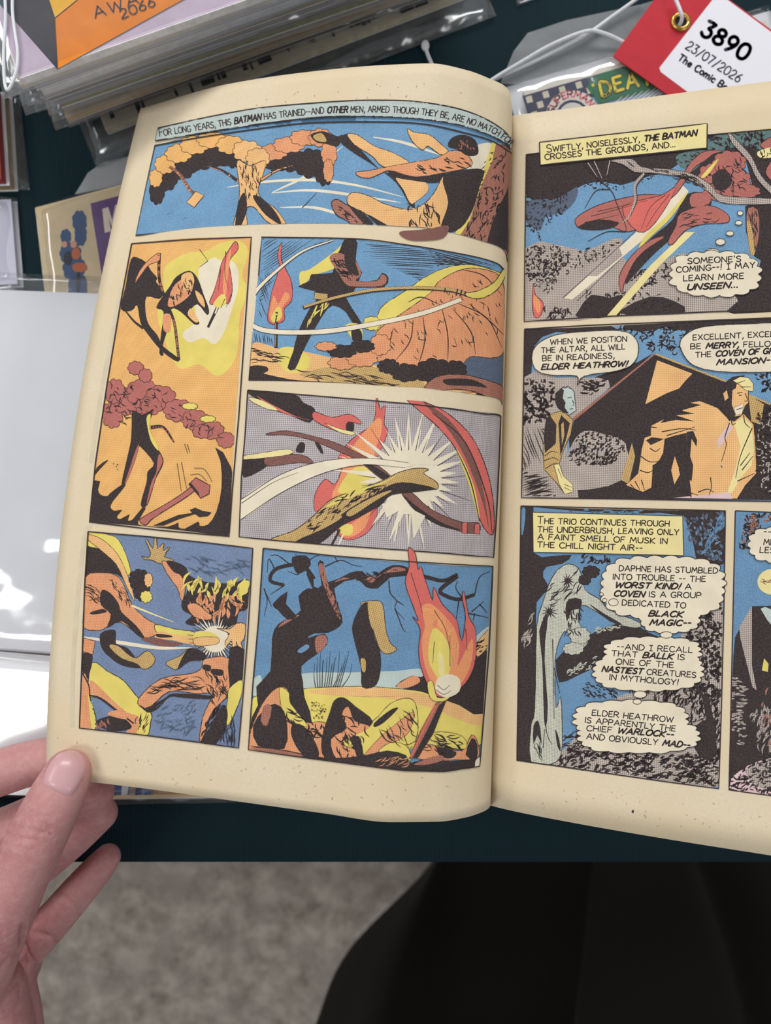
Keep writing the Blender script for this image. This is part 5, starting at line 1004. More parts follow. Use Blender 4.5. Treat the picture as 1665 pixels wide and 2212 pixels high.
balloon(a, [puff(925, 138, 290, 88, 17, .09, 6, 2.8), puff(897, 262, 335, 118, 20, .08, 7, 2.6)])
blobs(a, [(1010, 33, 38, 20)])
text_rows(a, [('--AND | RECALL', 702, 122, 1172, 144), ('THAT *BALLK* IS', 668, 163, 1122, 190), ('ONE OF THE', 696, 216, 1054, 238), ('*NASTIEST* CREATURES', 608, 262, 1194, 300), ('IN MYTHOLOGY!', 655, 312, 1084, 346)], 11.7, 2.2, FM)
o = a.build('thought_balloon', right_page, base=4.2e-4); panel_label(o, 'second thought balloon from the top of the lower panel')
a = Art(RP, None, 31).frame(*FM)
balloon(a, [puff(790, 558, 345, 112, 18, .09, 8, 2.8), puff(840, 664, 368, 104, 18, .08, 9, 2.6)])
blobs(a, [(846, 405, 40, 22), (828, 450, 26, 16)])
text_rows(a, [('ELDER HEATHROW', 546, 534, 1052, 580), ('IS APPARENTLY THE', 502, 580, 1066, 634), ('CHIEF *WARLOCK--*', 512, 632, 1050, 672), ('AND OBVIOUSLY *MAD--*', 512, 682, 1152, 738)], 11.7, 2.2, FM)
o = a.build('thought_balloon', right_page, base=4.2e-4); panel_label(o, 'lowest thought balloon of the lower panel')

# lower right panel: moon, tower, dark house
a = Art(RP, topx(FK_, [(1442, 68), (2490, 108), (2490, 1970), (1402, 1814)]), 32).frame(*FK_)
brd = [(1442, 68), (1760, 82), (2490, 108), (2490, dy + 1160), (1760, dy + 1056), (1690, dy + 1042), (1402, dy + 1003), (1410, 1500), (1430, 600)]
a.fill(SKY3, brd, smooth=False)
a.fill(K, [(1440, 860), (1545, 665), (1760, 660), (1760, dy + 1055), (1405, dy + 1000), (1415, 1300), (1430, 980)], n=2, smooth=False); a.fill(GRY, [(1465, 800), (1545, 665), (1545, dy + 220), (1575, dy + 380), (1550, dy + 360), (1475, dy + 60)], smooth=False); a.fill(PALE, [(1600, 680), (1680, 690), (1760, 800), (1700, 820)], n=2)
a.fill(YEL, [(1622, dy + 180), (1650, dy + 215), (1645, dy + 265), (1608, dy + 255)], smooth=False); a.scatter(GRY, [(1420, dy + 300), (1510, dy + 310), (1500, dy + 720), (1415, dy + 700)], 60, 14, 0, 4, .1); a.fill(K, [(1420, dy + 440), (1450, dy + 440), (1450, dy + 520), (1420, dy + 520)], smooth=False); a.fill(K, [(1425, dy + 640), (1465, dy + 640), (1460, dy + 710), (1422, dy + 710)], smooth=False)
a.scatter(GRY, [(1540, dy + 500), (1760, dy + 480), (1760, dy + 760), (1560, dy + 760)], 70, 22, -1.2, 3, .4); a.scatter(BRN, [(1600, dy + 380), (1700, dy + 380), (1700, dy + 720), (1620, dy + 720)], 14, 16, -1.2, 3, .4); a.fill(PNK, [(1405, dy + 990), (1500, dy + 860), (1680, dy + 800), (1760, dy + 800), (1760, dy + 1050)], n=2); a.fill(GRY, [(1500, dy + 880), (1680, dy + 800), (1760, dy + 800), (1760, dy + 1010), (1600, dy + 990)], n=2); foliage(a, [(1405, dy + 860), (1760, dy + 780), (1760, dy + 1040), (1410, dy + 990)], 150, None, 15, 3.4, -.3, .6)
a.fill(YELO, [(1680 + 100 * math.cos(t), 512 + 82 * math.sin(t)) for t in [k * .63 for k in range(10)]]); a.line(K, [(1615, 508), (1660, 518)], 2.4, 1); a.scatter(BRN, [(1610, 500), (1680, 500), (1680, 520), (1610, 520)], 6, 14, .2, 2, .2)
foliage(a, [(1470, 300), (1510, 90), (1700, 90), (1600, 180), (1520, 320)], 70, None, 14, 4); foliage(a, [(1480, 280), (1520, 100), (1690, 100), (1590, 180)], 30, BRN, 11, 3)
a.line(K, brd + [brd[0]], 2.6, smooth=False, clip=False, step=True)
o = a.build('panel', right_page); panel_label(o, 'panel at the frame edge with a moon, a tower and a lit window')
a = Art(RP, None, 33).frame(*FK_)
a.fill(WHT, puff(1740, 280, 210, 110, 15, .1, 11), smooth=False, edge=K, ew=1.9)
text_rows(a, [('--', 1618, 215, 1664, 218), ('MEN', 1618, 280, 1720, 284), ('LESS', 1594, 330, 1720, 336)], 12.2, 2.3, FK_)
o = a.build('thought_balloon', right_page, base=4.2e-4); panel_label(o, 'partly cut thought balloon at the right frame edge')
a = Art(RP, None, 34)
fib = print_mat('fibre', (150, 120, 84), worn=.4)
a.scatter(fib, [(1090, 1680), (1660, 1740), (1660, 1820), (1090, 1740)], 34, 5, .2, .8, 1.5); a.fill(K, [(1364, 1752), (1368, 1749), (1369, 1754), (1366, 1757)], raw=True)
o = a.build('paper_specks', right_page); tag(o, kind='stuff'); panel_label(o, 'loose fibres and a dark speck in the lower margin')
# ------------------------------------------------------------------ table, cloth, floor
def carpet_mat():
    m, nt, b = new_mat('grey_carpet')
    co = objco(nt)
    f1 = noise(nt, co, 16, 3, .6); f2 = noise(nt, co, 34, 6, .72); f3 = noise(nt, co, 260, 4, .7)
    c = mixc(nt, ramp(nt, f2, .38, .62), rgb(152, 140, 129), rgb(222, 211, 198))
    c = mixc(nt, ramp(nt, f1, .45, .8), c, rgb(176, 162, 156))
    c = mixc(nt, ramp(nt, f3, .45, .9), c, rgb(226, 214, 200))
    nt.links.new(c, b.inputs['Base Color']); b.inputs['Roughness'].default_value = 1; b.inputs['Specular IOR Level'].default_value = .05
    add_bump(nt, b, f3, .8, .01)
    return m
def cloth_mat(name, col, rib=.0011, k=.25, rough=.75, sheen=.1):
    m, nt, b = new_mat(name)
    co = objco(nt)
    w = N(nt, 'ShaderNodeTexWave'); w.bands_direction = 'X'; w.inputs['Scale'].default_value = .314 / rib; w.inputs['Distortion'].default_value = 1.2; w.inputs['Detail Scale'].default_value = 2
    nt.links.new(co, w.inputs['Vector'])
    f = noise(nt, co, 30, 4)
    c1 = tuple(x * .8 for x in col[:3]) + (1,); c2 = tuple(min(1, x * 1.25) for x in col[:3]) + (1,)
    c = mixc(nt, w.outputs['Fac'], c1, c2); c = mixc(nt, ramp(nt, f, .3, .75), c, col)
    nt.links.new(c, b.inputs['Base Color']); b.inputs['Roughness'].default_value = rough; b.inputs['Specular IOR Level'].default_value = .2
    b.inputs['Sheen Weight'].default_value = sheen; b.inputs['Sheen Roughness'].default_value = .5
    add_bump(nt, b, w.outputs['Fac'], k, .0006)
    return m
def grid_mesh(name, n, m, fn):
    V = [fn(i / n, j / m) for i in range(n + 1) for j in range(m + 1)]
    F = [(i * (m + 1) + j, i * (m + 1) + j + 1, (i + 1) * (m + 1) + j + 1, (i + 1) * (m + 1) + j) for i in range(n) for j in range(m)]
    return mesh_from(name, V, F)
def box_mesh(name, x0, x1, y0, y1, z0, z1, bev=0.0, seg=2):
    bm = bmesh.new(); bmesh.ops.create_cube(bm, size=1)
    for v in bm.verts: v.co = ((x0 + x1) / 2 + v.co.x * (x1 - x0), (y0 + y1) / 2 + v.co.y * (y1 - y0), (z0 + z1) / 2 + v.co.z * (z1 - z0))
    if bev: bmesh.ops.bevel(bm, geom=bm.edges[:], offset=bev, segments=seg, affect='EDGES', profile=.5)
    me = bpy.data.meshes.new(name); bm.to_mesh(me); bm.free(); return me

fl = link('floor', box_mesh('floor', -2.5, 2.5, -2.2, 2.8, -.05, 0), None, [carpet_mat()], smooth=False); tag(fl, kind='structure')
e0, e1 = at(150, 1848, 0), at(1665, 1862, 0)
FRONT = (e0.y + e1.y) / 2
tb = empty('table', (0.1, FRONT + .38, 0), 'folding table under a dark teal cloth', 'table')
M_LEG = plain('grey_steel', rgb(120, 122, 125), .4, .5, 0, 10, .8)
X0, X1, Y0, Y1 = -.85, 1.0, FRONT + .004, FRONT + .78
link('tabletop', box_mesh('tabletop', X0 + .004, X1 - .004, Y0, Y1 - .004, TZ - .032, TZ - .0025, .004), tb, [plain('beige_laminate', rgb(190, 180, 165), .5)], smooth=False)
def tube_mesh(name, P, r, seg=12):
    "round tube through points P; r number or list"
    P = [Vector(p) for p in P]; n = len(P); rs = r if isinstance(r, (list, tuple)) else [r] * n
    V, F = [], []; prev = None
    for i, p in enumerate(P):
        t = (P[min(i + 1, n - 1)] - P[max(i - 1, 0)]).normalized()
        a = t.orthogonal().normalized() if prev is None else (prev - t * prev.dot(t)).normalized()
        prev = a; b = t.cross(a)
        V += [p + (a * math.cos(k * 2 * math.pi / seg) + b * math.sin(k * 2 * math.pi / seg)) * rs[i] for k in range(seg)]
    for i in range(n - 1):
        for k in range(seg): F.append((i * seg + k, i * seg + (k + 1) % seg, (i + 1) * seg + (k + 1) % seg, (i + 1) * seg + k))
    F.append(tuple(range(seg))[::-1]); F.append(tuple((n - 1) * seg + k for k in range(seg)))
    return mesh_from(name, V, F)
for sx in (X0 + .12, X1 - .12):
    for sy in (Y0 + .25, Y1 - .1):
        link('leg', tube_mesh('leg', [(sx, sy, 0.0), (sx, sy, TZ - .032)], .014), tb, [M_LEG])
M_TEAL = cloth_mat('teal_stretch_cloth', rgb(15, 39, 46), .0011, .35, .85, .0)
def cloth_pt(u, v):
    # a flat top whose rim rolls over the table edge and hangs a little
    drop = .10
    def prof(t, a, b):
        L = b - a; s = t * (L + 2 * drop) - drop
        if s < 0: return a - .002 + .0, -min(-s, drop)
        if s > L: return b + .002, -min(s - L, drop)
        return a + s, 0
    x, zx = prof(u, X0, X1); y, zy = prof(v, Y0 - .004, Y1)
    z = min(zx, zy)
    return (x, y, TZ + z)
_cl = grid_mesh('tablecloth', 74, 40, cloth_pt)
cl = link('tablecloth', _cl, None, [M_TEAL]); 
_m = cl.modifiers.new('s', 'SOLIDIFY'); _m.thickness = .0012; _m.offset = 1
bake(cl); tag(cl, 'dark teal ribbed cloth covering the table', 'tablecloth')

# ------------------------------------------------------------------ plastic, board, paper stock
def plastic_mat(name='clear_plastic', tint=(.98, .983, .986), refl=.035, rough=.09, bump=.22, scale=30, hi=.4, haze=.012):
    m = bpy.data.materials.new(name); m.use_nodes = True; nt = m.node_tree; nt.nodes.remove(nt.nodes['Principled BSDF'])
    out = nt.nodes['Material Output']
    tr = N(nt, 'ShaderNodeBsdfTransparent'); tr.inputs[0].default_value = tint + (1,)
    df = N(nt, 'ShaderNodeBsdfDiffuse'); df.inputs[0].default_value = (.9, .92, .94, 1)
    hz = N(nt, 'ShaderNodeMixShader'); hz.inputs[0].default_value = haze; nt.links.new(tr.outputs[0], hz.inputs[1]); nt.links.new(df.outputs[0], hz.inputs[2])
    gl = N(nt, 'ShaderNodeBsdfGlossy'); gl.inputs['Roughness'].default_value = rough; gl.inputs[0].default_value = (1, 1, 1, 1)
    lw = N(nt, 'ShaderNodeLayerWeight'); lw.inputs['Blend'].default_value = .35
    mr = N(nt, 'ShaderNodeMapRange'); mr.inputs[3].default_value = refl; mr.inputs[4].default_value = hi
    nt.links.new(lw.outputs['Facing'], mr.inputs[0])
    mx = N(nt, 'ShaderNodeMixShader'); nt.links.new(mr.outputs[0], mx.inputs[0]); nt.links.new(hz.outputs[0], mx.inputs[1]); nt.links.new(gl.outputs[0], mx.inputs[2])
    co = objco(nt); h = noise(nt, co, scale, 2, .4); bp = N(nt, 'ShaderNodeBump'); bp.inputs['Strength'].default_value = bump; bp.inputs['Distance'].default_value = .012
    nt.links.new(h, bp.inputs['Height']); nt.links.new(bp.outputs[0], gl.inputs['Normal']); nt.links.new(bp.outputs[0], lw.inputs['Normal'])
    nt.links.new(mx.outputs[0], out.inputs[0])
    return m
M_PLAS = plastic_mat()
M_PLAS2 = plastic_mat('crinkled_plastic', (.955, .96, .965), .06, .16, .4, 46, haze=.035)
M_FLAP = plastic_mat('cloudy_flap_plastic', (.96, .965, .97), .04, .14, .1, 40, hi=.25, haze=.12)
M_PLAS3 = plastic_mat('taut_plastic', (.97, .975, .98), .10, .12, .05, 20)
M_BOARD = plain('white_backing_board', rgb(226, 226, 230), .7, .2, .02, 60)
M_STOCK = [plain('stock_' + n, rgb(*c), .7, .2, .15, 300) for n, c in (('cream', (226, 210, 180)), ('grey', (206, 204, 204)), ('tan', (186, 160, 122)), ('white', (236, 234, 232)), ('umber', (128, 108, 90)), ('dark', (62, 56, 56)), ('olive', (160, 154, 118)))]

def slab(name, P, z0, z1, parent, mat, bev=0.0, smooth=False):
    "upright prism from plan points P (Vectors in world), absolute heights"
    n = len(P); V = [(p[0], p[1], z0) for p in P] + [(p[0], p[1], z1) for p in P]
    F = [tuple(range(n))[::-1], tuple(range(n, 2 * n))] + [(i, (i + 1) % n, n + (i + 1) % n, n + i) for i in range(n)]
    me = mesh_from(name, V, F)
    bm = bmesh.new(); bm.from_mesh(me); bmesh.ops.recalc_face_normals(bm, faces=bm.faces)
    if bev: bmesh.ops.bevel(bm, geom=[e for e in bm.edges], offset=bev, segments=2, affect='EDGES')
    bm.to_mesh(me); bm.free()
    return link(name, me, parent, [mat] if not isinstance(mat, list) else mat, smooth)
def rect(o, ang, w, h, ins=0.0):
    "plan rectangle from its lower-left corner o, bottom edge turned by ang"
    u = Vector((math.cos(ang), math.sin(ang))); v = Vector((-u.y, u.x)); o = Vector((o[0], o[1]))
    return [o + u * ins + v * ins, o + u * (w - ins) + v * ins, o + u * (w - ins) + v * (h - ins), o + u * ins + v * (h - ins)]
def pouch(name, o, ang, w, h, z0, z1, parent, mat, rim=.008, wav=.0006, seed=0, nu=30, nv=40, curl=0.0):
    "clear sleeve: two skins that meet at a flat welded rim"
    u = Vector((math.cos(ang), math.sin(ang))); v = Vector((-u.y, u.x)); o = Vector((o[0], o[1])); r = random.Random(seed)
    ph = [r.uniform(0, 6.3) for _ in range(6)]; zm = z0 + min(.0012, (z1 - z0) * .4)
    def hgt(a, b, top):
        d = min(a, w - a, b, h - b); k = min(1, max(0, d / rim)); k = k * k * (3 - 2 * k)
        wv = wav * (math.sin(a * 90 + ph[0] + b * 31) + math.sin(b * 120 + ph[1]) + math.sin((a + b) * 210 + ph[2]) * .5)
        c = curl * max(0, 1 - d / .03) ** 2
        return (zm + (z1 - zm) * k + abs(wv) * .8 + c) if top else (zm + (z0 - zm) * k + c)
    V, F = [], []
    for top in (1, 0):
        for i in range(nu + 1):
            for j in range(nv + 1):
                a, b = w * i / nu, h * j / nv; p = o + u * a + v * b; edge = i in (0, nu) or j in (0, nv)
                V.append((p.x, p.y, hgt(a, b, top) + (.0001 if top else -.0001)))
    n = (nu + 1) * (nv + 1); ix = lambda i, j: i * (nv + 1) + j
    for i in range(nu):
        for j in range(nv):
            q = (ix(i, j), ix(i + 1, j), ix(i + 1, j + 1), ix(i, j + 1)); F.append(q); F.append(tuple(n + k for k in q[::-1]))
    rimi = [ix(i, 0) for i in range(nu + 1)] + [ix(nu, j) for j in range(1, nv + 1)] + [ix(i, nv) for i in range(nu - 1, -1, -1)] + [ix(0, j) for j in range(nv - 1, 0, -1)]
    for a, b in zip(rimi, rimi[1:] + rimi[:1]): F.append((b, a, n + a, n + b))
    return link(name, mesh_from(name, V, F), parent, [mat])
def flat_print(name, parent, z, items, dz=4e-5, clip=None):
    "printing on a flat cover lying at height z above the table: items = (material, photo spots or (verts, faces))"
    V, F, mi, mats = [], [], [], []
    for k, (m, p) in enumerate(items):
        if isinstance(p, tuple): v, f = p
        else: v = p; f = [tuple(t) for t in tessellate_polygon([[Vector((x, y, 0)) for x, y in p]])]
        if m not in mats: mats.append(m)
        o = len(V); V += [at(x, y, z + dz * (k + 1)) for x, y in v]; F += [tuple(i + o for i in q) for q in f]; mi += [mats.index(m)] * len(f)
    me = mesh_from(name, V, F)
    uvl = me.uv_layers.new(name='UVMap')
    for lp in me.loops: c = me.vertices[lp.vertex_index].co; uvl.data[lp.index].uv = (c.x * 1e3, c.y * 1e3)
    for p, i in zip(me.polygons, mi): p.material_index = i
    bm = bmesh.new(); bm.from_mesh(me)
    bm.normal_update()
    for f in bm.faces:
        if f.normal.z < 0: f.normal_flip()
    bm.to_mesh(me); bm.free()
    return link(name, me, parent, mats, smooth=False)
def comic(label, o, ang, z, w=.170, h=.258, th=.0022, stock=0, board=True, sleeve=True, pad=(.009, .009), group=None, cover=None, sheet=None, rim=.008, wav=.0006, seed=0, curl=0.0, cat='comic book'):
    "a bagged comic: booklet, backing board, sleeve"
    r = empty('bagged_comic', (o[0], o[1], TZ + z), label, cat, group)
    z0 = TZ + z + .0004
    if board: slab('backing_board', rect(o, ang, w + .002, h + .002), z0, z0 + .0005, r, M_BOARD); z0 += .00055
    slab('booklet', rect(o, ang, w, h), z0, z0 + th, r, cover or M_STOCK[stock])
    z1 = z0 + th + .0005
    if sleeve:
        u = Vector((math.cos(ang), math.sin(ang))); v = Vector((-u.y, u.x)); q = Vector((o[0], o[1])) - u * pad[0] - v * pad[1]
        pouch('plastic_sleeve', q, ang, w + 2 * pad[0], h + 2 * pad[1], TZ + z + .0002, z1 + .0003, r, sheet or M_PLAS, rim, wav, seed, curl=curl)
    return r, z1 + .0003 + (wav * 1.9 if sleeve else 0) - TZ
def mk(key, c, **kw): return print_mat('cov_' + key, c, worn=.06, **kw)

# ------------------------------------------------------------------ the tall stack, upper left
ANG = math.radians(20.5)
NT = 11
pB = at(163, 238, .010)
stocks = [5, 0, 2, 3, 6, 4, 2, 3, 1, 0, 3, 1, 3]
rs = random.Random(3)
THS = [.0021 + rs.uniform(-.0003, .0009) for _ in range(NT)]
WV = .00022
pT = at(40, 192, .0050 + sum(THS) + NT * .00205)
GR = 'bagged comics in the tall stack at the upper left'
zz = .0003
# lowest one, set out to the right, its edge printed in black and white
o_low = at(232, 288, .002)
ul = Vector((math.cos(ANG), math.sin(ANG))); vl = Vector((-ul.y, ul.x))
r_, zz = comic('bagged comic with black and white striped cover edge, lowest of the tall stack', o_low, math.radians(22.0), zz, stock=0, th=.003, pad=(.010, .013), wav=WV, group=GR, seed=90, sheet=M_PLAS2)
lowz = .0003 + .0004 + .00055 + .003
its = []
bk, cr, gn, tn = mk('black', (40, 38, 42)), mk('cream', (214, 204, 180)), mk('green', (128, 140, 104)), mk('tan', (160, 124, 86))
uu = Vector((math.cos(math.radians(22)), math.sin(math.radians(22)), 0)); vv = Vector((-uu.y, uu.x, 0)); ob = Vector((o_low.x, o_low.y, TZ + lowz))
def low_rect(a0, a1, b0, b1):
    P = [ob + uu * a + vv * b for a, b in ((a0, b0), (a1, b0), (a1, b1), (a0, b1))]
    return [tuple(q) for q in proj([tuple(p) for p in P])]
its.append((cr, low_rect(.001, .169, .001, .012))); its.append((gn, low_rect(.001, .169, .012, .0145))); its.append((tn, low_rect(.001, .169, .0145, .255)))
rr = random.Random(5); a_ = .004
while a_ < .162:
    w_ = rr.choice([.0008, .0012, .002, .006]); 
    if rr.random() < .75: its.append((bk, low_rect(a_, a_ + w_, rr.choice([.002, .003, .004]), rr.choice([.008, .0095, .0105]))))
    a_ += w_ + rr.choice([.0008, .0015, .003, .008])
flat_print('cover_print', r_, lowz, its)
looks = ['dark edged', 'cream edged', 'tan edged', 'white edged', 'olive edged', 'umber edged', 'brown edged', 'pale edged', 'grey edged', 'buff edged', 'chalk edged', 'silver edged', 'lilac topped']
for k in range(NT):
    t = k / (NT - 1)
    b = pB + (pT - pB) * t
    jx, jy = rs.uniform(-.0022, .0022), rs.uniform(-.002, .002)
    if k < 5: jy -= .004 * (5 - k) / 5 - rs.uniform(-.002, .002)
    last = k == NT - 1
    th = THS[k]
    lab = 'bagged comic with %s page edges, %s from the bottom of the tall stack' % (looks[k].split()[0], ['second', 'third', 'fourth', 'fifth', 'sixth', 'seventh', 'eighth', 'ninth', 'tenth', 'eleventh', 'twelfth'][k])
    if last: lab = 'bagged comic with orange, black and lilac cover, topmost of the tall stack'
    r_, zz = comic(lab, (b.x + jx, b.y + jy), ANG + rs.uniform(-.012, .012) * (0 if last else 1), zz + .0002, stock=stocks[k], th=th, pad=(.004 + rs.uniform(0, .005), .002 + rs.uniform(0, .0035) * (k > 3)), rim=.004, wav=WV, group=GR, seed=k, cover=M_STOCK[3] if last else None, sheet=M_PLAS if last or k % 3 else M_PLAS2, curl=0)
topz = zz - .0008 - WV * 1.9
S1 = lambda pts: [(x / 2.081, y / 2.081) for x, y in pts]
lil, blk, org, ylo = mk('lilac', (206, 188, 206)), mk('charcoal', (70, 68, 76)), mk('orange', (238, 140, 50)), mk('amber', (246, 188, 60))
bot_l = [(60, 400), (1110, -8)]
cv_ = [tuple(q) for q in proj([(p[0], p[1], TZ + topz) for p in rect((b.x + jx, b.y + jy), ANG, .170, .258, .0004)])]
its = [(lil, cv_), (blk, S1([(16, 36), (70, -60), (200, -60), (245, 80), (258, 312)])), (org, S1([(245, 80), (420, -60), (930, -60), (258, 312)])), (ylo, S1([(200, -60), (430, -60), (245, 80)])),
       (mk('teal', (60, 90, 100)), S1([(-60, -60), (20, -60), (40, 10), (16, 40)]))]
for p in ([(245, 82), (420, -60)], [(258, 312), (930, -60)], [(200, -60), (245, 80), (258, 312)]):
    its.append((blk, tuple(ribbon([(x / 2.081, y / 2.081) for x, y in p], [1.6] * len(p)))))
its.append((blk, set_text('AWARDS', S1([(428, 82), (800, -48)]), 24, 2.6, gap=.3, jitter=0))); its.append((blk, set_text('2066', S1([(548, 84), (700, 24)]), 20, 2.5, gap=.22, jitter=0)))
flat_print('cover_print', r_, topz, its)
M_GLINT = plain('glare_white', rgb(236, 238, 242), .18, .6)  # near-white colour standing in for glare on the plastic
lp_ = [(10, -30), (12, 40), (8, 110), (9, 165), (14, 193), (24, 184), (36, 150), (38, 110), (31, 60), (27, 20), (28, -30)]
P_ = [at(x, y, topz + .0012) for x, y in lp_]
link('glare_loop', tube_mesh('glare_loop', [Vector(q) for q in spline([tuple(p) for p in P_], n=5)], .0006, 8), r_, [M_GLINT])  # added tube shaped like the glare loop on the top sleeve
# ------------------------------------------------------------------ comics along the left edge
def plan(px_, z=0): return [at(x, y, z) for x, y in px_]
def px_comic(label, px_board, px_bag, z, th, cover, group=None, board=M_BOARD, prints=None, seed=1, sheet=None, name='bagged_comic', cat='comic book', wav=.0006, rim=.008, bp=None):
    "a bagged comic lying flat on the table, outlines given by the photo spots of its four corners (lower-left, lower-right, upper-right, upper-left)"
    P = plan(px_board, z); c = sum((Vector(p) for p in P), Vector()) / len(P)
    r = empty(name, (P[0].x, P[0].y, TZ + z), label, cat, group)
    z0 = TZ + z + .0004
    B = plan(bp, z) if bp else [Vector(p) + (Vector(p) - c).normalized() * .0015 for p in P]
    slab('backing_board', B, z0, z0 + .0005, r, board); z0 += .00055
    if th: slab('booklet', P, z0, z0 + th, r, cover); z0 += th
    if prints: flat_print('cover_print', r, z0 - TZ, prints, dz=2.5e-5)
    Q = plan(px_bag, z); nu, nv = 30, 40; rr = random.Random(seed); ph = [rr.uniform(0, 6) for _ in range(6)]
    zt = z0 + .0009; zb = TZ + z + .0002; V, F = [], []
    sz = (Q[1] - Q[0]).length, (Q[3] - Q[0]).length
    for top in (1, 0):
        for i in range(nu + 1):
            for j in range(nv + 1):
                a, b = i / nu, j / nv
                p = (Q[0] * (1 - a) + Q[1] * a) * (1 - b) + (Q[3] * (1 - a) + Q[2] * a) * b
                d = min(a * sz[0], (1 - a) * sz[0], b * sz[1], (1 - b) * sz[1]); k = min(1, d / rim); k = k * k * (3 - 2 * k)
                wv = abs(math.sin(p.x * 130 + ph[0] + p.y * 40) + math.sin(p.y * 170 + ph[1] + p.x * 60)) * wav
                V.append((p.x, p.y, zb + .0002 + (zt - zb) * k + wv if top else zb))
    n = (nu + 1) * (nv + 1); ix = lambda i, j: i * (nv + 1) + j
    for i in range(nu):
        for j in range(nv):
            q = (ix(i, j), ix(i + 1, j), ix(i + 1, j + 1), ix(i, j + 1)); F.append(q); F.append(tuple(n + k for k in q[::-1]))
    rim_ = [ix(i, 0) for i in range(nu + 1)] + [ix(nu, j) for j in range(1, nv + 1)] + [ix(i, nv) for i in range(nu - 1, -1, -1)] + [ix(0, j) for j in range(nv - 1, 0, -1)]
    for a, b in zip(rim_, rim_[1:] + rim_[:1]): F.append((b, a, n + a, n + b))
    link('plastic_sleeve', mesh_from('plastic_sleeve', V, F), r, [sheet or M_PLAS])
    return r
GL_ = 'bagged comics along the left edge'
px_comic('bagged comic with tan page edges at the left frame edge, beside the tall stack', [(-420, 425), (34, 412), (22, 215), (-440, 232)], [(-440, 425), (66, 412), (44, 208), (-450, 222)], 0, .004, M_STOCK[2], GL_, sheet=M_PLAS2, seed=2)
px_comic('bagged comic with red corner at the left frame edge, on a tan edged one', [(-420, 412), (16, 400), (4, 205), (-440, 222)], [(-440, 416), (24, 404), (10, 198), (-450, 215)], .0062, .004, plain('dusty_red', rgb(150, 60, 56), .6, .2, .3, 60), GL_, seed=3)
px_comic('bagged comic with shiny white cover at the left frame edge, below the red cornered one', [(-420, 640), (46, 620), (32, 440), (-440, 452)], [(-440, 640), (56, 632), (38, 428), (-450, 440)], 0, .0025, plain('pearl_cover', rgb(200, 198, 214), .35, .4, .05, 20), GL_, seed=4, wav=.0011)
# comic with the purple masthead
S2 = lambda pts: [(x / 4.0225, 150 + y / 4.0225) for x, y in pts]
tan_, prp, blu, orr, fle, ink_ = mk('manila', (212, 190, 152)), mk('purple', (96, 64, 118)), mk('navy', (52, 78, 122)), mk('rust', (190, 96, 52)), mk('peach', (210, 150, 120)), mk('inkblue', (30, 34, 48))
Nn_ = S2([(888, 1212), (940, 1195), (975, 1310), (1000, 1180), (1060, 1160), (1075, 1370), (1020, 1385), (1010, 1300), (985, 1395), (945, 1300), (965, 1405), (910, 1420)])
its = [(tan_, S2([(335, 1228), (1700, 860), (1900, 2300), (470, 2420)])), (prp, S2([(785, 1165), (1750, 900), (1850, 1750), (885, 1790)])), (mk('paperwhite', (222, 206, 190)), Nn_)]
def lump(cx, cy, rx, ry, n=9, sd=1, b=.12): return S2(puff(cx, cy, rx, ry, n, b, sd, 2.2))
its += [(blu, lump(690, 1320, 60, 90, 8, 2)), (blu, lump(700, 1440, 50, 90, 8, 3)), (blu, lump(610, 1600, 90, 90, 9, 4)), (blu, lump(640, 1720, 90, 110, 9, 5)), (blu, lump(570, 1450, 44, 60, 7, 6)), (fle, lump(640, 1520, 26, 30, 7, 7)), (fle, lump(560, 1520, 22, 26, 7, 17)), (ink_, lump(590, 1640, 36, 60, 8, 8)), (orr, lump(660, 1600, 36, 50, 8, 9)), (orr, lump(690, 1720, 60, 40, 8, 10)), (blu, lump(640, 1900, 46, 110, 8, 11)), (blu, lump(710, 1890, 40, 100, 8, 12)), (ink_, lump(680, 1850, 20, 90, 7, 13))]
px_comic('bagged comic with cream and purple cover, partly behind the lifted page', [(118, 760), (470, 690), (400, 372), (84, 456)], [(112, 790), (500, 700), (410, 345), (76, 448)], 0, .0022, tan_, GL_, prints=its, seed=8, wav=.0005, rim=.006)
# its open flap
flap = plan([(162, 420), (176, 398), (190, 374), (222, 352), (280, 338), (380, 316), (420, 352), (300, 392)], .0008)
fr = bpy.data.objects[[o.name for o in COL.objects if o.name.startswith('bagged_comic')][-1]]
slab('sleeve_flap', flap, TZ + .0006, TZ + .0011, fr, plastic_mat('scuffed_flap_plastic', (.96, .965, .97), .06, .14, .25, 40, hi=.35, haze=.24))
# blank white boards
px_comic('bagged comic lying face down, large white backing board left of the open book', [(-300, 1376), (470, 1432), (500, 652), (-280, 622)], [(-330, 1398), (500, 1462), (510, 612), (-310, 576)], .0032, .0024, M_BOARD, seed=11, wav=.0004)
px_comic('bagged comic with blank white back at the lower left, behind the hand', [(-340, 1700), (150, 1716), (170, 1420), (-330, 1375)], [(-360, 1712), (165, 1726), (182, 1410), (-345, 1365)], 0, .0022, plain('bright_board', rgb(245, 245, 246), .3, .5), seed=12, wav=.0001, sheet=M_PLAS3)
its = [(mk('sepia', (186, 140, 90)), [(330, 1716), (560, 1716), (560, 1500), (330, 1500)]), (mk('steel', (120, 134, 160)), [(215, 1717), (330, 1717), (340, 1560), (215, 1560)])]
for i, (x, c) in enumerate(((226, (210, 220, 232)), (246, (70, 96, 150)), (262, (236, 240, 244)), (280, (176, 150, 140)), (292, (60, 84, 130)), (312, (90, 110, 150)))):
    its.append((mk('chip%d' % i, c), [(x, 1718), (x + 13, 1716), (x + 18, 1680), (x + 3, 1676)]))
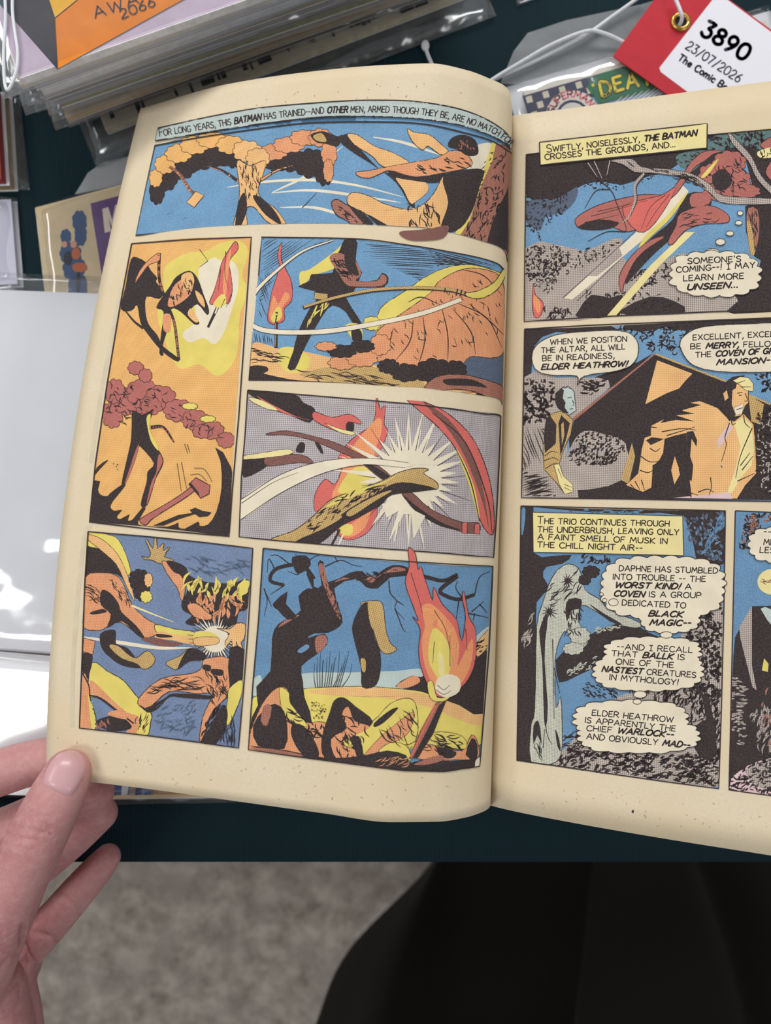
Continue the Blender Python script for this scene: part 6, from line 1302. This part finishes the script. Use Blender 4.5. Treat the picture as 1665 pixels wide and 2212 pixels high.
px_comic('bagged comic with colourful cover under the lifted left page, near the table edge', [(215, 1720), (760, 1712), (750, 1100), (210, 1110)], [(196, 1738), (780, 1728), (770, 1080), (190, 1090)], 0, .0022, tan_, prints=its, seed=13, sheet=M_PLAS2)
# ------------------------------------------------------------------ tagged comic, upper right
S5 = lambda pts: [(850 + x / 2.043, y / 2.043) for x, y in pts]
nav, chk, grn, ylw, pnk, skb, wht = mk('checknavy', (62, 64, 92)), mk('checkcream', (214, 204, 180)), mk('leaf', (44, 112, 78)), mk('lemon', (238, 214, 70)), mk('rosepink', (224, 110, 130)), mk('cover_sky', (150, 180, 212)), mk('offwhite', (226, 218, 204))
O5 = Vector((568, 424)); A5 = math.radians(-16.2); u5 = Vector((math.cos(A5), math.sin(A5))); v5 = Vector((-u5.y, u5.x))
def q5(x, y): p = O5 + u5 * x + v5 * y; return (p.x, p.y)
its = [(skb, S5([q5(0, 0), q5(1100, 0), q5(1100, 900), q5(0, 900)])), (nav, S5([q5(0, 0), q5(470, 0), q5(470, 60), q5(330, 92), q5(140, 92), q5(120, 400), q5(0, 400)]))]
for r_i in range(4):
    for c_i in range(14):
        if (r_i + c_i) % 2: continue
        x, y = 12 + c_i * 38 + r_i * 2, 8 + r_i * 36
        if r_i >= 2 and c_i > 2: continue
        its.append((chk, S5([q5(x, y), q5(x + 27, y), q5(x + 27, y + 29), q5(x, y + 29)])))
its.append((grn, S5([(852, 385), (880, 340), (930, 318), (1100, 280), (1260, 300), (1260, 380), (1130, 400), (990, 435), (905, 458), (880, 420)])))
cx, cy = 790, 510
its.append((wht, S5([(cx + 118 * math.cos(t), cy + 112 * math.sin(t)) for t in [k * .35 for k in range(18)]])))
its.append((mk('ringnavy', (50, 56, 96)), S5([(cx + 72 * math.cos(t), cy + 70 * math.sin(t)) for t in [k * .35 for k in range(18)]])))
its.append((wht, S5([(cx + 60 * math.cos(t), cy + 58 * math.sin(t)) for t in [k * .35 for k in range(18)]])))
arc = [(cx + 84 * math.cos(t), cy + 82 * math.sin(t)) for t in [math.radians(d) for d in (-172, -150, -125, -100, -75, -50, -28)]]
its.append((pnk, set_text('SUPERMAN', S5(arc), 14, 3.4, gap=.22, jitter=0)))
its.append((ink_, set_text('DEATH', S5([(921, 424), (1010, 398), (1110, 376), (1200, 358)]), 31, 9.5, gap=.26, jitter=.05)))
its.append((ylw, set_text('DEATH', S5([(921, 423), (1010, 397), (1110, 375), (1200, 357)]), 30, 6.2, gap=.26, jitter=.05)))
its.append((ylw, S5([(872, 372), (884, 368), (886, 380), (876, 384)])))
for k in range(9): its.append((wht, tuple(ribbon(S5([(960 + k * 26, 470 - k * 6), (1010 + k * 30, 425 - k * 8)]), [3.2, 1]))))
rt = px_comic('bagged comic with chequered cover band and yellow lettering, red tag tied on', S5([q5(-2, 900), q5(1100, 900), q5(1100, -2), q5(-2, -2)]), S5([q5(-90, 960), q5(1190, 960), q5(1150, -78), q5(-75, -78)]), 0, .0026, wht, prints=its, seed=21, wav=.0004, bp=S5([q5(-62, 930), q5(1150, 930), q5(1150, -52), q5(-62, -52)]))
fl_ = slab('sleeve_flap', plan(S5([(470, 372), (500, 300), (528, 232), (590, 152), (760, 96), (1090, 26), (1300, -40), (1500, 60), (1500, 190), (960, 262), (560, 378)]), .0016), TZ + .0022, TZ + .0026, rt, M_FLAP)
# the tag: a thing of its own
M_RED = plain('red_card', rgb(196, 52, 62), .7, .2, .06, 120)
tg = empty('price_tag', at(*S5([(1262, 100)])[0], .006), 'red card price tag with white printed label and brass eyelet, on the chequered comic', 'tag')
TZt = .0068
tagpx = S5([(968, 247), (1150, -2), (1230, -110), (1300, -130), (1960, 340), (1610, 700)])
slab('tag_card', plan(tagpx, TZt), TZ + TZt - .0005, TZ + TZt, tg, M_RED)
lab = S5([(1178, 318), (1172, 300), (1420, -18), (1440, -24), (1880, 300), (1640, 640), (1610, 640)])
M_LAB = plain('label_paper', rgb(236, 234, 240), .5, .3)
slab('label_sticker', plan(lab, TZt), TZ + TZt + .00003, TZ + TZt + .00012, tg, M_LAB)
dk = mk('toner', (44, 46, 66))
its = [(dk, set_text('3890', S5([(1352, 152), (1545, 268)]), 35, 8, gap=.26, jitter=0)), (dk, set_text('23/07/2026', S5([(1287, 213), (1520, 365)]), 19.5, 2.9, gap=.22, jitter=0))]
v_, f_ = set_text('The Comic Book', S5([(1254, 262), (1500, 424)]), 14.5, 3.4, gap=.24, jitter=0)
its.append((dk, (v_, f_)))
flat_print('label_print', tg, TZt + .00013, its)
M_BRASS = plain('brass', rgb(206, 166, 90), .28, .5, 0, 10, 1.0)
c0 = at(*S5([(1264, 100)])[0], TZt)
ring = [(c0.x + .0034 * math.cos(t), c0.y + .0034 * math.sin(t), c0.z + .0004) for t in [k * 2 * math.pi / 24 for k in range(25)]]
link('eyelet', tube_mesh('eyelet', ring, .0011, 10), tg, [M_BRASS])
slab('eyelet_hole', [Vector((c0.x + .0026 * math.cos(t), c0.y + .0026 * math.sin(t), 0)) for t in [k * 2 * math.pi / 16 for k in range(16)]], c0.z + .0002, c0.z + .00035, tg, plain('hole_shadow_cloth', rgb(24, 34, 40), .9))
M_STR = plain('white_cotton_string', rgb(226, 226, 230), .8, .2, .1, 900)
def string_mesh(name, pts, r=.0008):
    P = [at(x, y, z) for (x, y), z in pts]
    Q = [Vector(q) for q in spline([tuple(p) for p in P], n=8)]
    return tube_mesh(name, Q, r, 8)
st = link('string', string_mesh('string', [(p, z) for p, z in zip(S5([(1236, -20), (1262, 40), (1272, 80), (1262, 112)]), (.010, .0115, .0105, .0072))]), None, [M_STR]); tag(st, 'white string looped through the brass eyelet of the red tag', 'string')
st = link('string', string_mesh('string', [(p, z) for p, z in zip(S5([(380, 400), (435, 352), (560, 276), (700, 196), (850, 138), (930, 148), (1010, 184), (1060, 214)]), (.006, .006, .006, .0065, .007, .0065, .005, .0055))]), None, [M_STR]); tag(st, 'white string curving over the clear flap and under the red tag', 'string')
st = link('string', string_mesh('string', [(p, z) for p, z in zip(S5([(390, 402), (450, 348), (640, 262), (850, 152), (960, 76), (1075, -6), (1120, -40)]), (.0045, .0045, .0045, .0048, .005, .006, .007))]), None, [M_STR]); tag(st, 'white string running straight to the top frame edge from behind the book', 'string')
st = link('string', string_mesh('string', [(p, z) for p, z in zip(S5([(140, 200), (143, 216), (152, 245), (168, 282), (190, 330)]), (.002, .002, .002, .002, .002))], .0009), None, [M_STR]); tag(st, 'short frayed white string end above the left page', 'string')
kn = bmesh.new(); bmesh.ops.create_icosphere(kn, subdivisions=2, radius=.0019); km = bpy.data.meshes.new('knot'); kn.to_mesh(km); kn.free()
ko = link('frayed_end', km, None, [M_STR]); ko.scale = (1, 1.4, .8); ko.location = at(*S5([(140, 202)])[0], .002); bpy.context.view_layer.update(); ko.parent = st; ko.matrix_parent_inverse = st.matrix_world.inverted()
# sleeve corner at the top edge
px_comic('clear plastic sleeve corner at the top frame edge, on the teal cloth', [(1130, -20), (1400, -110), (1350, -300), (1090, -220)], [(1116, 14), (1420, -90), (1370, -320), (1070, -230)], 0, .002, M_STOCK[1], seed=31, sheet=M_PLAS2)
# ------------------------------------------------------------------ the reader: left hand and skirt
def skin_mat():
    m, nt, b = new_mat('skin')
    co = objco(nt)
    f1 = noise(nt, co, 38, 4); f2 = noise(nt, co, 420, 5, .7); f3 = noise(nt, co, 1400, 3, .6)
    c = mixc(nt, ramp(nt, f1, .35, .7), rgb(203, 148, 146), rgb(184, 120, 122))
    c = mixc(nt, ramp(nt, f2, .45, .85), c, rgb(212, 164, 160))
    nt.links.new(c, b.inputs['Base Color']); b.inputs['Roughness'].default_value = .48; b.inputs['Specular IOR Level'].default_value = .35
    b.inputs['Subsurface Weight'].default_value = .18; b.inputs['Subsurface Radius'].default_value = (.006, .002, .0012); b.inputs['Subsurface Scale'].default_value = 1.0
    add_bump(nt, b, f3, .18, .0006)
    return m
M_SKIN = skin_mat()
corner = Vector(LP.G[0, -1]); DC = -(Matrix.Rotation(-TILT, 3, 'X') @ (corner - Vector((0, 0, TZ + HC)))).z
def limb(bm, P, seg=20, sub=6):
    "P: (point, radius) joints -> swept round limb with domed ends, added to bm"
    pts = spline([tuple(p) + (r,) for p, r in P], n=sub)
    C = [Vector(q[:3]) for q in pts]; R = [q[3] for q in pts]
    a0 = (C[0] - C[1]).normalized(); a1 = (C[-1] - C[-2]).normalized()
    ext0 = [(C[0] + a0 * R[0] * math.sin(t), R[0] * math.cos(t)) for t in (1.45, 1.2, .9, .6, .3)]
    ext1 = [(C[-1] + a1 * R[-1] * math.sin(t), R[-1] * math.cos(t)) for t in (.3, .6, .9, 1.2, 1.45)]
    allp = ext0 + list(zip(C, R)) + ext1
    C = [p for p, _ in allp]; R = [r for _, r in allp]; n = len(C); prev = None; rings = []
    for i in range(n):
        t = (C[min(i + 1, n - 1)] - C[max(i - 1, 0)]).normalized()
        a = t.orthogonal().normalized() if prev is None else (prev - t * prev.dot(t)).normalized(); prev = a; b = t.cross(a)
        rings.append([bm.verts.new(C[i] + (a * math.cos(k * 2 * math.pi / seg) + b * math.sin(k * 2 * math.pi / seg)) * R[i]) for k in range(seg)])
    for i in range(n - 1):
        for k in range(seg): bm.faces.new((rings[i][k], rings[i][(k + 1) % seg], rings[i + 1][(k + 1) % seg], rings[i + 1][k]))
    bm.faces.new(rings[0][::-1]); bm.faces.new(rings[-1])
def J(x, y, dd, r): return (pd(x, y, DC + dd / 1000), r / 1000)
person = empty('person', pd(-100, 2500, DC + .1), 'person in a long black skirt holding the open comic with left hand', 'person')
hb = bmesh.new()
thumb = [J(-95, 2190, 18, 15.5), J(-50, 2080, 6, 13.2), J(8, 1965, -4, 10.8), J(52, 1870, -8.5, 9.7), J(84, 1800, -10, 9.7), J(112, 1742, -10, 9.2), J(134, 1698, -9.2, 8.6), J(146, 1668, -8.2, 7.6)]
index = [J(-260, 1830, 20, 10.5), J(-150, 1725, 18, 9.4), J(-40, 1682, 15, 8.8), J(60, 1650, 12.5, 8.2), J(140, 1630, 11.5, 7.2)]
middle = [J(-250, 1950, 30, 10.5), J(-120, 1850, 28, 9.4), J(20, 1790, 24, 8.6), J(120, 1745, 20, 8.0), J(206, 1712, 16.5, 6.8)]
ring = [J(-180, 2060, 36, 10.5), J(-40, 1950, 33, 9.4), J(70, 1875, 28, 8.3), J(150, 1812, 24, 7.7), J(217, 1757, 21, 6.4)]
pinky = [J(-70, 2150, 38, 10), J(40, 2058, 37, 9.0), J(108, 1995, 35, 7.5), J(165, 1930, 33, 6.9), J(213, 1875, 31, 6.0), J(232, 1852, 30.5, 5.2)]
palm = [[J(-95, 2190, 18, 15), J(-260, 1840, 20, 11)], [J(-110, 2250, 28, 16), J(-250, 1960, 30, 12)], [J(-90, 2280, 34, 16), J(-175, 2065, 36, 12)], [J(-10, 2290, 36, 17), J(-20, 2170, 38, 12.5), J(30, 2085, 38, 10.5)],
        [J(-60, 2160, 14, 14), J(-160, 1980, 20, 12), J(-240, 1850, 20, 10)], [J(-260, 1840, 20, 10), J(-250, 1960, 30, 10), J(-180, 2060, 36, 10)],
        [J(15, 2120, 30, 10), J(22, 2220, 30, 12), J(0, 2330, 30, 17)], [J(-60, 2330, 26, 24), J(-90, 2700, 20, 25), J(-160, 3300, 40, 31), J(-260, 4100, 90, 40)], [J(-60, 2200, 20, 18), J(-70, 2360, 22, 22)], [J(-20, 2140, 16, 12), J(-20, 2260, 20, 16)]]
for P in [thumb, index, middle, ring, pinky] + palm: limb(hb, P)
hm = bpy.data.meshes.new('body'); hb.to_mesh(hm); hb.free()
body = link('body', hm, person, [M_SKIN])
for nm, kind in (('r', 'REMESH'), ('s', 'SMOOTH')):
    md = body.modifiers.new(nm, kind)
    if kind == 'REMESH': md.mode = 'VOXEL'; md.voxel_size = .0009; md.use_smooth_shade = True
    else: md.factor = .5; md.iterations = 9
bake(body)
# creases at the joints and the web of the thumb
me = body.data; co = np.zeros(len(me.vertices) * 3); me.vertices.foreach_get('co', co); co = co.reshape(-1, 3)
nn = np.zeros(len(me.vertices) * 3); me.vertices.foreach_get('normal', nn); nn = nn.reshape(-1, 3)
pxy = proj(co); dep = np.linalg.norm(co - np.array([0, 0, TZ + HC]), axis=1)
S4 = lambda pts: [(x / 3.106, 1500 + y / 3.106) for x, y in pts]
def groove(line, depth, width, dlim=None):
    global co
    L = np.array(spline(S4(line), n=8)); d = np.full(len(co), 1e9)
    for a, b in zip(L[:-1], L[1:]):
        ab = b - a; t = np.clip(((pxy - a) @ ab) / (ab @ ab), 0, 1); d = np.minimum(d, np.linalg.norm(pxy - a - t[:, None] * ab, axis=1))
    front = nn[:, 2] > .1
    if dlim is not None: front &= (dep > dlim[0]) & (dep < dlim[1])
    co = co - nn * (depth * np.exp(-(d / width) ** 2) * front)[:, None]
for l, dp_, w_ in (([(95, 818), (180, 822), (260, 850), (340, 900)], .0007, 3.2), ([(55, 872), (150, 900), (250, 920), (340, 935)], .0006, 3.0), ([(30, 925), (120, 965), (250, 985)], .0005, 3.0), ([(120, 790), (220, 800), (300, 830)], .0004, 3.0), ([(160, 1690), (200, 1760), (300, 1880)], .0012, 3.5), ([(160, 1560), (155, 1700), (165, 1840), (150, 2000)], .0016, 6), ([(170, 2020), (280, 2060)], .0012, 4), ([(240, 1600), (320, 1620), (440, 1680)], .0009, 4.5), ([(400, 1330), (480, 1400), (560, 1500)], .0005, 4.5), ([(0, 1830), (80, 1760), (150, 1720)], .0006, 4), ([(0, 1960), (70, 1880), (150, 1800)], .0005, 4), ([(20, 2050), (90, 1960), (155, 1880)], .0005, 4)):
    groove(l, dp_, w_)
me.vertices.foreach_set('co', co.ravel()); me.update()
for p in me.polygons: p.use_smooth = True
# thumb nail: laid on the thumb surface
from mathutils.bvhtree import BVHTree
bvh = BVHTree.FromPolygons([tuple(v) for v in co], [tuple(p.vertices) for p in me.polygons])
nail_px = S4([(293, 585), (330, 478), (398, 402), (480, 378), (540, 402), (572, 470), (560, 545), (522, 620), (480, 672), (430, 668), (350, 632)])
def on_skin(x, y, lift):
    h = bvh.ray_cast(Vector((0, 0, TZ + HC)), ray(x, y).normalized())
    return h[0] + h[1] * lift if h[0] is not None else pd(x, y, DC)
NP = spline(nail_px, True, 4); ctr = np.mean(NP, axis=0); V, F = [], []; n = len(NP); RN = 7
for k in range(RN + 1):
    f = k / RN
    for p in NP:
        q = ctr + (np.array(p) - ctr) * max(f, .02)
        V.append(on_skin(q[0], q[1], .0009 * (1 - f ** 8) + .0001))
for k in range(RN):
    for i in range(n): F.append((k * n + i, k * n + (i + 1) % n, (k + 1) * n + (i + 1) % n, (k + 1) * n + i))
F.append(tuple(range(n))[::-1])
mn, nt, bb = new_mat('nail'); bb.inputs['Base Color'].default_value = rgb(214, 168, 170); bb.inputs['Roughness'].default_value = .28; bb.inputs['Specular IOR Level'].default_value = .5; bb.inputs['Subsurface Weight'].default_value = .1; bb.inputs['Subsurface Radius'].default_value = (.004, .002, .001)
nail = link('thumbnail', mesh_from('thumbnail', V, F), person, [mn]); nail['label'] = 'smooth pink thumbnail'
# skirt: gored black cloth, folds running up under the table
ROWS = [(2900, .30), (2500, .40), (2212, .54), (2045, .66), (1870, .80), (1760, .92), (1700, .99)]
COLS = {2900: [560, 600, 640, 760, 980, 1230, 1250, 1430, 1700, 1760, 1960, 2150], 2500: [600, 660, 740, 860, 1040, 1215, 1235, 1410, 1650, 1700, 1880, 2060], 2212: [682, 740, 815, 900, 1050, 1232, 1250, 1400, 1588, 1625, 1760, 1960],
        2045: [758, 800, 868, 930, 1070, 1252, 1268, 1395, 1545, 1580, 1690, 1850], 1870: [926, 932, 942, 975, 1090, 1268, 1284, 1390, 1492, 1520, 1620, 1730], 1760: [980, 985, 990, 1010, 1100, 1275, 1290, 1390, 1470, 1495, 1590, 1690], 1700: [990, 995, 1000, 1020, 1100, 1278, 1292, 1390, 1465, 1490, 1580, 1680]}
DZ = [.05, .02, -.012, .035, .05, .045, -.018, -.022, -.016, .03, .02, .06]
F0, rows = [], []
for (y, D) in ROWS:
    xs = COLS[y]; k = 1.0 if y > 1900 else .8
    pts = [pd(x, y, D + dz * k) for x, dz in zip(xs, DZ)]
    rows.append([tuple(p) for p in spline([tuple(p) for p in pts], n=6)])
rows = np.array(rows); fine = []
for j in range(rows.shape[1]): fine.append(spline([tuple(p) for p in rows[:, j]], n=6))
G = np.array(fine)                              # columns x rows x 3
nc, nr = G.shape[0], G.shape[1]
back = G[::-1].copy(); c = G.mean(axis=0, keepdims=True); back[:, :, 1] -= .16; back[:, :, 0] = c[:, :, 0] + (back[:, :, 0] - c[:, :, 0]) * .97
back[:, :, 2] -= .0
ringg = np.concatenate([G, back]); n = len(ringg); V = ringg.reshape(-1, 3); F = []
for i in range(n):
    for j in range(nr - 1): F.append((i * nr + j, i * nr + j + 1, ((i + 1) % n) * nr + j + 1, ((i + 1) % n) * nr + j))
V = V.copy(); V[:, 2] = np.maximum(V[:, 2], .012)
sk = link('skirt', mesh_from('skirt', V, F), person, [cloth_mat('black_corduroy', rgb(23, 20, 18), .0024, .25, .9, .03)])
sk['label'] = 'long black ribbed skirt with deep folds'
bm = bmesh.new(); bm.from_mesh(sk.data); bmesh.ops.recalc_face_normals(bm, faces=bm.faces); bm.to_mesh(sk.data); bm.free()
